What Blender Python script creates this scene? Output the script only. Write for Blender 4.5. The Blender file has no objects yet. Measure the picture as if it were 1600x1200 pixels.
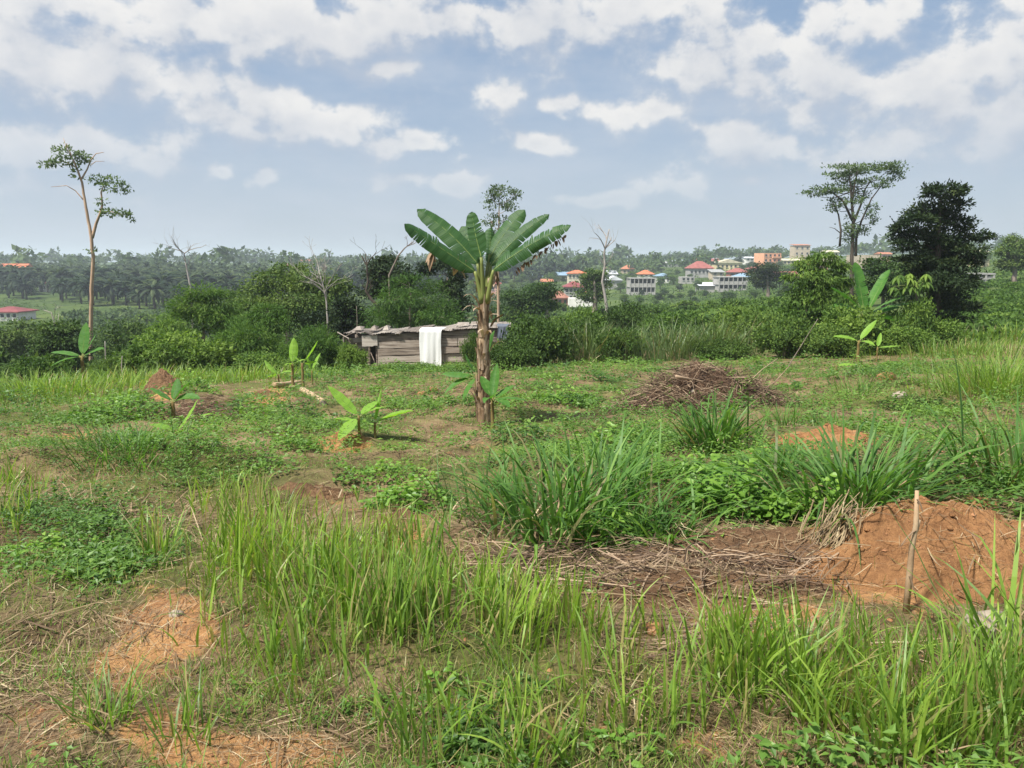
import bpy, math, random
import numpy as np
from mathutils import Vector

# ------------------------------------------------------------------ camera, sky, sun, exposure
SC = bpy.context.scene
COL = SC.collection
PITCH = math.radians(9.0)
CAM = np.array([0.0, 0.0, 1.65])
FPX = 1200.0                       # focal length in pixels of the 1600 px wide photograph
cam = bpy.data.cameras.new('camera')
cam.sensor_width = 36.0
cam.lens = 27.0
cam.clip_start = 0.05
cam.clip_end = 20000
camo = bpy.data.objects.new('camera', cam)
COL.objects.link(camo)
camo.location = CAM
camo.rotation_euler = (math.pi / 2 - PITCH, 0, 0)
SC.camera = camo

SUN_AZ = math.radians(-128)        # measured from +Y towards +X: behind the camera, to its left
SUN_EL = math.radians(58)
sun_dir = Vector((math.sin(SUN_AZ) * math.cos(SUN_EL), math.cos(SUN_AZ) * math.cos(SUN_EL), math.sin(SUN_EL)))
sl = bpy.data.lights.new('sun', 'SUN')
sl.energy = 4.6
sl.angle = math.radians(7.0)
sl.color = (1.0, 0.96, 0.89)
so = bpy.data.objects.new('sun', sl)
COL.objects.link(so)
so.rotation_euler = sun_dir.to_track_quat('Z', 'Y').to_euler()
so.location = (0, -10, 60)

SKY_STRENGTH = 0.055
EXPOSURE = 0.95
SC.view_settings.view_transform = 'Standard'
SC.view_settings.look = 'None'
SC.view_settings.gamma = 1.0
SC.view_settings.use_curve_mapping = False
SC.view_settings.exposure = EXPOSURE
SC.render.engine = 'CYCLES'
SC.cycles.use_denoising = True
SC.cycles.max_bounces = 6
SC.cycles.diffuse_bounces = 3
SC.cycles.transmission_bounces = 4
SC.cycles.transparent_max_bounces = 6
SC.cycles.volume_bounces = 1
SC.cycles.caustics_reflective = False
SC.cycles.caustics_refractive = False

CP, SP = math.cos(PITCH), math.sin(PITCH)


def ray(px, py):
    """world direction with unit y component for photograph pixel(s)"""
    X = (np.asarray(px, float) - 800) / FPX
    V = (600 - np.asarray(py, float)) / FPX
    yy = CP + V * SP
    return X / yy, (V * CP - SP) / yy


def P(px, py, d):
    dx, dz = ray(px, py)
    return np.array([dx * d, d, CAM[2] + dz * d])


def project(x, y, z):
    zz = z - CAM[2]
    f = y * CP - zz * SP
    v = y * SP + zz * CP
    return 800 + FPX * x / f, 600 - FPX * v / f


# ---- world: Nishita sky with cumulus
W = bpy.data.worlds.new('World')
SC.world = W
W.use_nodes = True
W.cycles.sampling_method = 'MANUAL'
W.cycles.sample_map_resolution = 256
nt = W.node_tree
nt.nodes.clear()


class NT:
    def __init__(s, tree):
        s.t = tree

    def n(s, typ, **kw):
        nd = s.t.nodes.new(typ)
        for k, v in kw.items():
            setattr(nd, k, v)
        return nd

    def plug(s, sock, v):
        if isinstance(v, bpy.types.NodeSocket):
            s.t.links.new(v, sock)
        elif v is not None:
            sock.default_value = v

    def m(s, op, a, b=None, c=None, clamp=False):
        nd = s.n('ShaderNodeMath', operation=op, use_clamp=clamp)
        for i, v in enumerate((a, b, c)):
            if v is not None:
                s.plug(nd.inputs[i], v)
        return nd.outputs[0]

    def vm(s, op, a, b=None, c=None, out=0):
        nd = s.n('ShaderNodeVectorMath', operation=op)
        for i, v in enumerate((a, b, c)):
            if v is not None:
                s.plug(nd.inputs[i], v)
        return nd.outputs[out]

    def mix(s, fac, a, b, typ='MIX'):
        nd = s.n('ShaderNodeMix', data_type='RGBA', blend_type=typ)
        s.plug(nd.inputs[0], fac)
        s.plug(nd.inputs[6], a)
        s.plug(nd.inputs[7], b)
        return nd.outputs[2]

    def noise(s, vec, scale, detail=4, rough=0.55, dist=0.0):
        nd = s.n('ShaderNodeTexNoise')
        if vec is not None:
            s.plug(nd.inputs['Vector'], vec)
        nd.inputs['Scale'].default_value = scale
        nd.inputs['Detail'].default_value = detail
        nd.inputs['Roughness'].default_value = rough
        nd.inputs['Distortion'].default_value = dist
        return nd.outputs[0]

    def smooth(s, x, lo, hi, a=0.0, b=1.0):
        nd = s.n('ShaderNodeMapRange', interpolation_type='SMOOTHSTEP')
        for i, v in enumerate((x, lo, hi, a, b)):
            s.plug(nd.inputs[i], v)
        return nd.outputs[0]

    def ramp(s, fac, stops, interp='LINEAR'):
        nd = s.n('ShaderNodeValToRGB')
        nd.color_ramp.interpolation = interp
        el = nd.color_ramp.elements
        while len(el) < len(stops):
            el.new(0.5)
        for e, (p, c) in zip(el, stops):
            e.position = p
            e.color = (c[0], c[1], c[2], 1)
        s.plug(nd.inputs[0], fac)
        return nd.outputs[0]


# cloud masses as (pixel x, pixel y, radius x, radius y) in the photograph, turned into sky directions
BLOBS = [(60, 125, 130, 66), (150, 105, 90, 50), (255, 130, 85, 44), (330, 170, 80, 34), (400, 165, 78, 44), (470, 200, 90, 36),
         (540, 205, 80, 38), (600, 228, 80, 24), (655, 222, 46, 22),
         (40, 235, 90, 46), (150, 225, 60, 40), (230, 240, 75, 46), (100, 300, 150, 20),
         (-60, 60, 200, 60), (130, 18, 170, 34), (330, 40, 160, 40), (380, 80, 60, 36), (520, 40, 170, 52), (700, 30, 200, 60), (860, 40, 150, 62), (960, 20, 110, 50), (600, 100, 60, 20),
         (790, 155, 50, 30), (880, 155, 46, 18), (850, 218, 52, 20),
         (1120, 75, 110, 62), (1180, 120, 120, 60), (1300, 120, 110, 60), (1400, 130, 110, 62), (1470, 165, 80, 42), (1330, 40, 70, 30), (1240, 170, 150, 40),
         (1020, 180, 80, 36), (1200, 232, 86, 42), (1150, 205, 60, 24), (1570, 100, 90, 70), (1580, 190, 120, 70), (1420, 10, 34, 24), (1650, 30, 120, 60),
         (620, 280, 54, 14), (720, 282, 40, 20), (420, 276, 22, 14), (950, 305, 60, 12), (1075, 285, 60, 22), (1175, 285, 44, 18), (1560, 225, 100, 26), (330, 262, 24, 12),
         (1380, 215, 120, 50)]
N = NT(nt)
tc = N.n('ShaderNodeTexCoord')
DIR = N.vm('NORMALIZE', tc.outputs['Generated'])
sky = N.n('ShaderNodeTexSky', sky_type='NISHITA')
sky.sun_disc = False
sky.sun_elevation = SUN_EL
sky.sun_rotation = SUN_AZ
sky.altitude = 100
sky.air_density = 1.0
sky.dust_density = 2.2
sky.ozone_density = 1.5


def cloud_field(vec):
    sep = N.n('ShaderNodeSeparateXYZ')
    N.plug(sep.inputs[0], vec)
    a = N.m('ARCTAN2', sep.outputs[0], sep.outputs[1])
    e = N.m('ARCSINE', N.m('MINIMUM', sep.outputs[2], 0.9999))
    cmb = N.n('ShaderNodeCombineXYZ')
    N.plug(cmb.inputs[0], a)
    N.plug(cmb.inputs[1], e)
    wob = N.n('ShaderNodeTexNoise')
    N.plug(wob.inputs['Vector'], vec)
    wob.inputs['Scale'].default_value = 13
    wob.inputs['Detail'].default_value = 2
    off = N.vm('MULTIPLY_ADD', wob.outputs[1], (0.07, 0.05, 0), (-0.035, -0.025, 0))
    p = N.vm('ADD', cmb.outputs[0], off)
    best = None
    for (bx, by, rx, ry) in BLOBS:
        dx, dz = ray(bx, by)
        dx, dz = float(dx), float(dz)
        ca, ce = math.atan(dx), math.atan(dz / math.sqrt(1 + dx * dx))
        ia, ie = FPX / rx * 0.70, FPX / ry * 0.70
        l = N.vm('LENGTH', N.vm('MULTIPLY_ADD', p, (ia, ie, 0), (-ca * ia, -ce * ie, 0)), out=1)
        best = l if best is None else N.m('SMOOTH_MIN', best, l, 0.32)
    blob = N.m('MAXIMUM', N.m('SUBTRACT', 1.0, best), -1.0)
    # beyond the frame the same kind of clouds go on from noise
    gen = N.m('MULTIPLY_ADD', N.m('SUBTRACT', N.noise(N.vm('MULTIPLY', vec, (1, 1, 2.2)), 3.4, 3, 0.5), 0.5), 5.0, 0.1)
    wa = N.smooth(N.m('ABSOLUTE', a), 0.62, 0.85)
    we = N.smooth(e, 0.34, 0.5)
    wout = N.m('MAXIMUM', wa, we)
    f = N.n('ShaderNodeMix', data_type='FLOAT')
    N.plug(f.inputs[0], wout)
    N.plug(f.inputs[2], blob)
    N.plug(f.inputs[3], gen)
    # billows: rounded cells at two sizes and fine wisps
    def cells(sc, sm):
        v = N.n('ShaderNodeTexVoronoi', feature='F1')
        N.plug(v.inputs['Vector'], N.vm('MULTIPLY_ADD', wob.outputs[1], (.035, .035, .035), N.vm('MULTIPLY', vec, (1, 1, 1.3))))
        v.inputs['Scale'].default_value = sc
        return N.m('SUBTRACT', 0.45, v.outputs['Distance'])
    n1 = N.noise(N.vm('MULTIPLY', vec, (1, 1, 1.25)), 17, 8, 0.6, 0.1)
    fld = N.m('MULTIPLY_ADD', cells(17, .4), 0.42, f.outputs[0])
    fld = N.m('MULTIPLY_ADD', cells(48, .35), 0.26, fld)
    fld = N.m('MULTIPLY_ADD', N.m('SUBTRACT', n1, 0.5), 1.9, fld)
    return fld, e


F0, ELV = cloud_field(DIR)
F1, _ = cloud_field(N.vm('ADD', DIR, (-0.013, 0, 0.030)))
K = 1.0 / SKY_STRENGTH / 2 ** EXPOSURE          # display value -> sky colour before strength and exposure
lit = N.smooth(N.m('SUBTRACT', F0, F1), -0.50, 0.62)
soft = N.m('MULTIPLY_ADD', lit, -0.92, 1.28)      # crisp sunny tops, undersides that fade away
dens = N.smooth(F0, -0.10, soft)
thick = N.smooth(F0, 0.35, 1.3)                  # thick middles turn grey
ccol = N.mix(lit, tuple(x * K for x in (0.50, 0.55, 0.64)) + (1,), tuple(x * K for x in (0.92, 0.90, 0.87)) + (1,))
ccol = N.mix(N.m('MULTIPLY', thick, .5), ccol, tuple(x * K for x in (0.56, 0.59, 0.66)) + (1,))
opac = N.m('MULTIPLY', dens, N.smooth(ELV, 0.03, 0.19, 0.12, 0.93))
veil = N.m('MULTIPLY', N.smooth(N.noise(N.vm('MULTIPLY', DIR, (1, 1, 3)), 4, 5, 0.6), 0.35, 0.75), 0.5)
base = N.mix(N.smooth(ELV, -.05, 0.36), tuple(x * K for x in (0.60, 0.68, 0.785)) + (1,), tuple(x * K for x in (0.28, 0.425, 0.64)) + (1,))
sky_s = N.mix(0.7, sky.outputs[0], base)
sky_v = N.mix(veil, sky_s, tuple(x * K for x in (0.60, 0.655, 0.74)) + (1,))
skyc = N.mix(opac, sky_v, ccol)
bg = N.n('ShaderNodeBackground')
N.plug(bg.inputs[0], skyc)
bg.inputs[1].default_value = SKY_STRENGTH
wo = N.n('ShaderNodeOutputWorld')
nt.links.new(bg.outputs[0], wo.inputs[0])

# ------------------------------------------------------------------ helpers
RNG = np.random.default_rng(7)


def vnoise(x, y, seed=0):
    x = np.asarray(x, float); y = np.asarray(y, float)
    xi = np.floor(x).astype(np.int64); yi = np.floor(y).astype(np.int64)
    fx = x - xi; fy = y - yi
    fx = fx * fx * (3 - 2 * fx); fy = fy * fy * (3 - 2 * fy)

    def h(a, b):
        n = (a * 374761393 + b * 668265263 + seed * 1442695041) & 0x7fffffff
        n = ((n ^ (n >> 13)) * 1274126177) & 0x7fffffff
        return ((n ^ (n >> 16)) & 0xffff) / 65535.0
    return (h(xi, yi) * (1 - fx) + h(xi + 1, yi) * fx) * (1 - fy) + (h(xi, yi + 1) * (1 - fx) + h(xi + 1, yi + 1) * fx) * fy


def fbm(x, y, s=1.0, o=4, seed=0):
    v = 0; a = 0.5
    for i in range(o):
        v = v + a * (vnoise(x * s, y * s, seed + i) - 0.5)
        s *= 2.03; a *= 0.5
    return v


_d = np.array([0, 2.3, 4, 8, 12, 20, 32, 45, 60, 90, 150, 250, 350, 450, 600, 900, 1500, 4000], float)
_u = np.array([-.67, -.35, 0, .2, .35, .67])
_T = np.array([
    [-1.65, -1.65, -1.72, -2.05, -2.55, -3.4, -5.0, -7.0, -9, -13, -16.0, -15.0, -12.2, -9.5, -6, -3, 0, -4],
    [-1.65, -1.65, -1.70, -2.05, -2.55, -3.2, -4.6, -6.5, -8.5, -12.5, -16.0, -15.0, -12.5, -9.5, -6, -3, 0, -4],
    [-1.65, -1.65, -1.70, -2.05, -2.58, -3.2, -4.25, -5.4, -6.8, -9.5, -13.5, -15.5, -14, -11, -7, -3, 0, -4],
    [-1.65, -1.65, -1.70, -2.00, -2.50, -3.1, -4.1, -4.9, -5.6, -6.8, -9.8, -15.5, -17, -12, -5, -1, 2, -4],
    [-1.65, -1.65, -1.68, -2.00, -2.45, -3.0, -3.9, -4.4, -5.0, -5.8, -8.5, -11.5, -11, -6, 2.5, 6, 8, -4],
    [-1.65, -1.65, -1.68, -2.00, -2.40, -2.85, -3.3, -3.5, -3.3, -2.6, -2.3, -1, 2, 5, 9, 12, 14, -4]])
_ls = np.linspace(0, math.log(4000 + 3) - math.log(3), 240)
_dd = np.exp(_ls + math.log(3)) - 3
_us = np.linspace(-.8, .8, 81)
_G = np.array([np.interp(_us, _u, _T[:, k]) for k in range(len(_d))])
_G = np.array([np.interp(_dd, _d, _G[:, j]) for j in range(81)])      # (u, d)
for _ in range(10):
    g = np.pad(_G, ((2, 2), (0, 0)), 'edge'); _G = (g[:-4] + 2 * g[1:-3] + 2 * g[2:-2] + 2 * g[3:-1] + g[4:]) / 8
for _ in range(3):
    g = np.pad(_G, ((0, 0), (1, 1)), 'edge'); _G = (g[:, :-2] + 2 * g[:, 1:-1] + g[:, 2:]) / 4
# local relief in the near field: (x, y, rx, ry, height)
RELIEF = []


def height(x, y):
    x = np.asarray(x, float); y = np.asarray(y, float)
    yc = np.maximum(y, 0)
    u = np.clip(x / np.maximum(yc, 6.0), -.799, .799)
    t = (np.log(np.minimum(yc, 3999) + 3) - math.log(3)) / _ls[1]
    t = np.clip(t, 0, 238.99); ti = t.astype(int); tf = t - ti
    s = (u + .8) / (_us[1] - _us[0]); si = np.clip(s.astype(int), 0, 79); sf = s - si
    z = (_G[si, ti] * (1 - sf) + _G[si + 1, ti] * sf) * (1 - tf) + (_G[si, ti + 1] * (1 - sf) + _G[si + 1, ti + 1] * sf) * tf
    z = z + CAM[2]
    nearw = np.clip((60 - yc) / 50, 0, 1)
    z = z + nearw * (0.34 * fbm(x, y, .55, 3, 3) + np.clip((yc - 3) / 4, .25, 1) * 0.30 * fbm(x, y, 1.5, 3, 9) + 0.05 * fbm(x, y, 9.0, 2, 17))
    z = z + np.clip((yc - 40) / 200, 0, 1) * 4 * fbm(x, y, .012, 3, 21)
    for (cx, cy, rx, ry, h) in RELIEF:
        q = ((x - cx) / rx) ** 2 + ((y - cy) / ry) ** 2
        z = z + h * np.exp(-q * 1.3)
    return z


def ground_px(px, py):
    """where the view through a pixel meets the ground (vectorised march)"""
    px = np.atleast_1d(np.asarray(px, float)); py = np.atleast_1d(np.asarray(py, float))
    dx, dz = ray(px, py)
    ds = np.exp(np.linspace(math.log(1.6), math.log(60), 48))
    lo = np.full(px.shape, ds[-1]); done = np.zeros(px.shape, bool); prev = ds[0]
    hi = lo.copy()
    for d in ds:
        hit = (~done) & (CAM[2] + dz * d <= height(dx * d, np.full(px.shape, d)))
        lo[hit] = prev; hi[hit] = d; done |= hit; prev = d
    for _ in range(11):
        m = (lo + hi) / 2
        below = CAM[2] + dz * m <= height(dx * m, m)
        hi = np.where(below, m, hi); lo = np.where(below, lo, m)
    x = dx * hi; y = hi
    return np.stack([x, y, height(x, y)], 1)


def gp(px, py):
    return ground_px(px, py)[0]


def on_ground(x, y):
    return np.array([x, y, float(height(x, y))])


class G:
    """collects vertices and faces of one mesh"""
    def __init__(s):
        s.v = []; s.q = []; s.t = []; s.a = []; s.n = 0

    def add(s, V, Q=None, T=None, tint=0.5):
        V = np.asarray(V, float).reshape(-1, 3)
        if len(V) == 0:
            return
        s.v.append(V)
        tt = np.empty(len(V)); tt[:] = tint
        s.a.append(tt)
        if Q is not None and len(Q):
            s.q.append(np.asarray(Q, np.int64).reshape(-1, 4) + s.n)
        if T is not None and len(T):
            s.t.append(np.asarray(T, np.int64).reshape(-1, 3) + s.n)
        s.n += len(V)

    def mesh(s, name, smooth=False):
        me = bpy.data.meshes.new(name)
        if s.n == 0:
            return me
        V = np.concatenate(s.v)
        q = np.concatenate(s.q) if s.q else np.zeros((0, 4), np.int64)
        t = np.concatenate(s.t) if s.t else np.zeros((0, 3), np.int64)
        me.vertices.add(len(V)); me.vertices.foreach_set('co', V.astype(np.float32).ravel())
        nl = q.size + t.size
        me.loops.add(nl)
        me.loops.foreach_set('vertex_index', np.concatenate([q.ravel(), t.ravel()]).astype(np.int32))
        me.polygons.add(len(q) + len(t))
        st = np.concatenate([np.arange(len(q)) * 4, q.size + np.arange(len(t)) * 3]).astype(np.int32)
        me.polygons.foreach_set('loop_start', st)
        me.polygons.foreach_set('use_smooth', np.full(len(st), bool(smooth)))
        at = me.attributes.new('tint', 'FLOAT', 'POINT')
        at.data.foreach_set('value', np.concatenate(s.a).astype(np.float32))
        me.update(calc_edges=True)
        return me


def link(name, me, mat=None, parent=None, loc=None):
    o = bpy.data.objects.new(name, me)
    COL.objects.link(o)
    if mat is not None and me is not None:
        me.materials.clear(); me.materials.append(mat)
    if parent is not None:
        o.parent = parent
    if loc is not None:
        o.location = tuple(float(c) for c in loc)
    return o


def tag(o, label, cat, group=None, kind=None):
    if label: o['label'] = label
    if cat: o['category'] = cat
    if group: o['group'] = group
    if kind: o['kind'] = kind
    return o


def empty(name, loc, label, cat, group=None, rz=0.0, sc=1.0):
    o = link(name, None, loc=loc)
    o.empty_display_size = 0.2
    o.rotation_euler = (0, 0, rz)
    o.scale = (sc, sc, sc) if np.isscalar(sc) else sc
    return tag(o, label, cat, group)


def copy_tree(o, loc, label=None, group=None, rz=0.0, sc=1.0, parent=None):
    c = o.copy(); COL.objects.link(c)
    if parent is not None:
        c.parent = parent
    else:
        c.location = tuple(float(v) for v in loc); c.rotation_euler = (0, 0, rz)
        c.scale = (sc, sc, sc) if np.isscalar(sc) else sc
        if label: c['label'] = label
        if group: c['group'] = group
    for ch in o.children:
        copy_tree(ch, None, parent=c)
    return c


def tube(g, pts, rad, sides=6, tint=0.5, cap=True):
    pts = np.asarray(pts, float); n = len(pts)
    rad = np.broadcast_to(np.asarray(rad, float), (n,))
    tan = np.gradient(pts, axis=0); tan /= np.linalg.norm(tan, axis=1, keepdims=True) + 1e-9
    ref = np.array([0.31, 0.94, 0.1]) if abs(tan[0][2]) > .7 else np.array([0.05, 0.1, 1.0])
    s = np.cross(tan, ref); s /= np.linalg.norm(s, axis=1, keepdims=True) + 1e-9
    w = np.cross(tan, s)
    an = np.arange(sides) * 2 * math.pi / sides
    V = pts[:, None] + rad[:, None, None] * (np.cos(an)[None, :, None] * s[:, None] + np.sin(an)[None, :, None] * w[:, None])
    i = np.arange(n - 1)[:, None] * sides; j = np.arange(sides)[None]; k = (j + 1) % sides
    Q = np.stack([i + j, i + k, i + sides + k, i + sides + j], -1).reshape(-1, 4)
    V = V.reshape(-1, 3); T = None
    if cap:
        V = np.concatenate([V, pts[:1], pts[-1:]])
        c0, c1 = n * sides, n * sides + 1
        jj = np.arange(sides); kk = (jj + 1) % sides
        T = np.concatenate([np.stack([np.full(sides, c0), kk, jj], 1), np.stack([np.full(sides, c1), (n - 1) * sides + jj, (n - 1) * sides + kk], 1)])
    g.add(V, Q, T, tint)


def curve_pts(p0, p1, n, sag=(0, 0, 0), jit=0.0, rng=RNG):
    t = np.linspace(0, 1, n)[:, None]
    p = np.asarray(p0) * (1 - t) + np.asarray(p1) * t + np.asarray(sag) * (4 * t * (1 - t))
    if jit:
        j = rng.normal(0, jit, (n, 3)); j[0] = 0; j[-1] = 0
        p = p + j
    return p


def box(g, c, sx, sy, sz, rz=0.0, tint=0.5, jit=0.0, rng=RNG):
    V = np.array([[x, y, z] for x in (-.5, .5) for y in (-.5, .5) for z in (-.5, .5)]) * (sx, sy, sz)
    if jit:
        V = V + rng.normal(0, jit, V.shape)
    cs, sn = math.cos(rz), math.sin(rz)
    V = np.stack([V[:, 0] * cs - V[:, 1] * sn, V[:, 0] * sn + V[:, 1] * cs, V[:, 2]], 1) + np.asarray(c)
    g.add(V, [[0, 1, 3, 2], [4, 6, 7, 5], [0, 4, 5, 1], [2, 3, 7, 6], [0, 2, 6, 4], [1, 5, 7, 3]], tint=tint)


def unit(v):
    return v / (np.linalg.norm(v, axis=-1, keepdims=True) + 1e-9)


def leaves(g, pos, axis, nrm, L, Wd, tint, fold=0.0):
    """rhombic leaves: pos = stalk end, axis = long direction, nrm = face direction"""
    n = len(pos)
    if n == 0: return
    axis = unit(axis); side = unit(np.cross(axis, nrm)); up = np.cross(side, axis)
    L = np.broadcast_to(L, (n,))[:, None]; Wd = np.broadcast_to(Wd, (n,))[:, None]
    V = np.stack([pos, pos + axis * L * .42 + side * Wd * .5 + up * Wd * fold, pos + axis * L - up * L * .08, pos + axis * L * .42 - side * Wd * .5 + up * Wd * fold], 1)
    b = np.arange(n)[:, None] * 4
    tt = np.repeat(np.broadcast_to(tint, (n,)), 4)
    if fold:
        T = np.concatenate([b + [0, 1, 2], b + [0, 2, 3]])
        g.add(V.reshape(-1, 3), None, T, tt)
    else:
        g.add(V.reshape(-1, 3), b + [0, 1, 2, 3], None, tt)


def broad_leaves(g, pos, axis, nrm, L, Wd, tint, bend=0.25):
    """8-point pointed leaf with a bent midrib, for leaves seen from near"""
    n = len(pos)
    if n == 0: return
    axis = unit(axis); side = unit(np.cross(axis, nrm)); up = np.cross(side, axis)
    L = np.broadcast_to(L, (n,))[:, None]; Wd = np.broadcast_to(Wd, (n,))[:, None]

    def pt(s, w, h):
        return pos + axis * L * s + side * Wd * w + up * (L * (-bend * s * s) + Wd * h)
    V = np.stack([pt(0, 0, 0), pt(.25, .42, .12), pt(.3, 0, 0), pt(.25, -.42, .12), pt(.62, .36, .1), pt(.65, 0, 0), pt(.62, -.36, .1), pt(1, 0, 0)], 1)
    b = np.arange(n)[:, None] * 8
    T = np.concatenate([b + f for f in ([0, 2, 1], [0, 3, 2], [4, 5, 7], [5, 6, 7])])
    Q = np.concatenate([b + f for f in ([1, 2, 5, 4], [2, 3, 6, 5])])
    g.add(V.reshape(-1, 3), Q, T, np.repeat(np.broadcast_to(tint, (n,)), 8))


def blades(g, base, az, L, Wd, lean, curl, tint, segs=4, rng=RNG, prof=None, kink=0.0):
    n = len(base)
    if n == 0: return
    az, L, Wd, lean, curl = (np.broadcast_to(np.asarray(q, float), (n,)) for q in (az, L, Wd, lean, curl))
    h = np.stack([np.cos(az), np.sin(az), np.zeros(n)], 1)
    tw = az + math.pi / 2 + rng.normal(0, .5, n)
    w = np.stack([np.cos(tw), np.sin(tw), rng.normal(0, .15, n)], 1)
    if prof is None:
        prof = np.interp(np.linspace(0, 1, segs + 1), [0, .3, .6, .85, 1], [.65, 1, .85, .45, .03])
    p = np.asarray(base, float).copy(); rows = []
    for k in range(segs + 1):
        rows.append(p - w * (Wd * prof[k] / 2)[:, None]); rows.append(p + w * (Wd * prof[k] / 2)[:, None])
        s = (k + .5) / segs
        th = lean + curl * s ** 1.6 + (rng.normal(0, kink, n) if kink else 0)
        p = p + (L / segs)[:, None] * (np.sin(th)[:, None] * h + np.cos(th)[:, None] * np.array([0, 0, 1.0]))
    V = np.stack(rows, 1)
    m = 2 * (segs + 1)
    b = np.arange(n)[:, None, None] * m; k = np.arange(segs)[None, :, None] * 2
    Q = (b + k + np.array([0, 1, 3, 2])[None, None]).reshape(-1, 4)
    g.add(V.reshape(-1, 3), Q, None, np.repeat(np.broadcast_to(tint, (n,)), m))


# ------------------------------------------------------------------ materials
def new_mat(name):
    m = bpy.data.materials.new(name); m.use_nodes = True
    m.node_tree.nodes.clear()
    return m, NT(m.node_tree)


def finish(N, shader, disp=None):
    o = N.n('ShaderNodeOutputMaterial')
    N.t.links.new(shader, o.inputs[0])


def principled(N, col, rough=.7, spec=.3, bump=None, bstr=.3, bdist=.02):
    p = N.n('ShaderNodeBsdfPrincipled')
    N.plug(p.inputs['Base Color'], col if not isinstance(col, tuple) else tuple(col)[:3] + (1,))
    N.plug(p.inputs['Roughness'], rough)
    p.inputs['Specular IOR Level'].default_value = spec
    if bump is not None:
        b = N.n('ShaderNodeBump'); b.inputs['Strength'].default_value = bstr; b.inputs['Distance'].default_value = bdist
        N.plug(b.inputs['Height'], bump); N.t.links.new(b.outputs[0], p.inputs['Normal'])
    return p


def leaf_mat(name, stops, trans=.3, rough=.5, spec=.35, vary=.25, tcol=1.5):
    m, N = new_mat(name)
    at = N.n('ShaderNodeAttribute', attribute_name='tint')
    oi = N.n('ShaderNodeObjectInfo')
    f = N.m('MULTIPLY_ADD', N.m('SUBTRACT', oi.outputs['Random'], .5), vary, at.outputs['Fac'], clamp=True)
    col = N.ramp(f, stops)
    p = principled(N, col, rough, spec)
    tr = N.n('ShaderNodeBsdfTranslucent')
    N.plug(tr.inputs[0], N.mix(1.0, col, (1.15 * tcol, 1.25 * tcol, .55 * tcol, 1), 'MULTIPLY'))
    mx = N.n('ShaderNodeMixShader'); mx.inputs[0].default_value = trans
    N.t.links.new(p.outputs[0], mx.inputs[1]); N.t.links.new(tr.outputs[0], mx.inputs[2])
    finish(N, mx.outputs[0])
    return m


def noise_mat(name, stops, scale=6, detail=6, rough=.85, spec=.2, stretch=(1, 1, 1), bstr=.4, bdist=.02, usetint=0.0, vary=0.0):
    m, N = new_mat(name)
    tc = N.n('ShaderNodeTexCoord')
    v = N.vm('MULTIPLY', tc.outputs['Object'], stretch)
    n = N.noise(v, scale, detail, .6)
    f = n
    if usetint:
        at = N.n('ShaderNodeAttribute', attribute_name='tint')
        f = N.m('MULTIPLY_ADD', N.m('SUBTRACT', at.outputs['Fac'], .5), usetint, f)
    if vary:
        oi = N.n('ShaderNodeObjectInfo')
        f = N.m('MULTIPLY_ADD', N.m('SUBTRACT', oi.outputs['Random'], .5), vary, f)
    p = principled(N, N.ramp(f, stops), rough, spec, n, bstr, bdist)
    finish(N, p.outputs[0])
    return m


M = {}


def soil_mat(name, stops):
    m, N = new_mat(name)
    v = N.n('ShaderNodeTexCoord').outputs['Object']
    n1 = N.noise(v, 3.5, 4, .6); n2 = N.noise(v, 28, 10, .74); n3 = N.noise(v, 11, 6, .65)
    f = N.m('ADD', N.m('MULTIPLY', n1, .4), N.m('ADD', N.m('MULTIPLY', n2, .38), N.m('MULTIPLY', n3, .22)))
    p = principled(N, N.ramp(f, stops), .97, .05, N.m('ADD', n2, n3), 1.0, .05)
    finish(N, p.outputs[0])
    return m


M['grass'] = leaf_mat('grass_blade', [(0, (.30, .22, .11)), (.16, (.27, .25, .09)), (.3, (.08, .15, .03)), (.65, (.16, .265, .036)), (1, (.27, .37, .06))], .36, .45)
M['straw'] = leaf_mat('dry_straw', [(0, (.07, .045, .028)), (.4, (.19, .13, .075)), (.75, (.32, .235, .135)), (1, (.50, .41, .26))], .12, .7, .2, tcol=1)
M['herb'] = leaf_mat('herb_leaf', [(0, (.03, .07, .02)), (.5, (.085, .17, .028)), (1, (.17, .28, .045))], .3, .5)
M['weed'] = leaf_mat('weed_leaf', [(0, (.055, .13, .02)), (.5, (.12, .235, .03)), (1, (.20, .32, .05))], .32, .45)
M['broadgrass'] = leaf_mat('broad_grass_blade', [(0, (.20, .18, .08)), (.12, (.04, .095, .02)), (.5, (.075, .17, .032)), (1, (.17, .285, .06))], .34, .5, .25)
M['bush'] = leaf_mat('bush_leaf', [(0, (.028, .055, .014)), (.5, (.068, .122, .024)), (1, (.15, .215, .04))], .25, .65, .14, .55)
M['bright_bush'] = leaf_mat('bright_bush_leaf', [(0, (.03, .066, .016)), (.5, (.078, .14, .026)), (1, (.16, .235, .042))], .28, .65, .14, .55)
M['dark_leaf'] = leaf_mat('dark_tree_leaf', [(0, (.012, .024, .011)), (.5, (.024, .044, .016)), (1, (.055, .075, .022))], .16, .65, .14)
M['mid_leaf'] = leaf_mat('tree_leaf', [(0, (.024, .05, .015)), (.5, (.052, .096, .022)), (1, (.115, .165, .036))], .22, .65, .14, .55)
M['feather_leaf'] = leaf_mat('feathery_leaf', [(0, (.03, .068, .016)), (.5, (.068, .135, .026)), (1, (.14, .215, .04))], .28, .65, .14, .55)
M['sparse_leaf'] = leaf_mat('sparse_tree_leaf', [(0, (.05, .085, .035)), (1, (.13, .18, .07))], .25, .65, .14)
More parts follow.
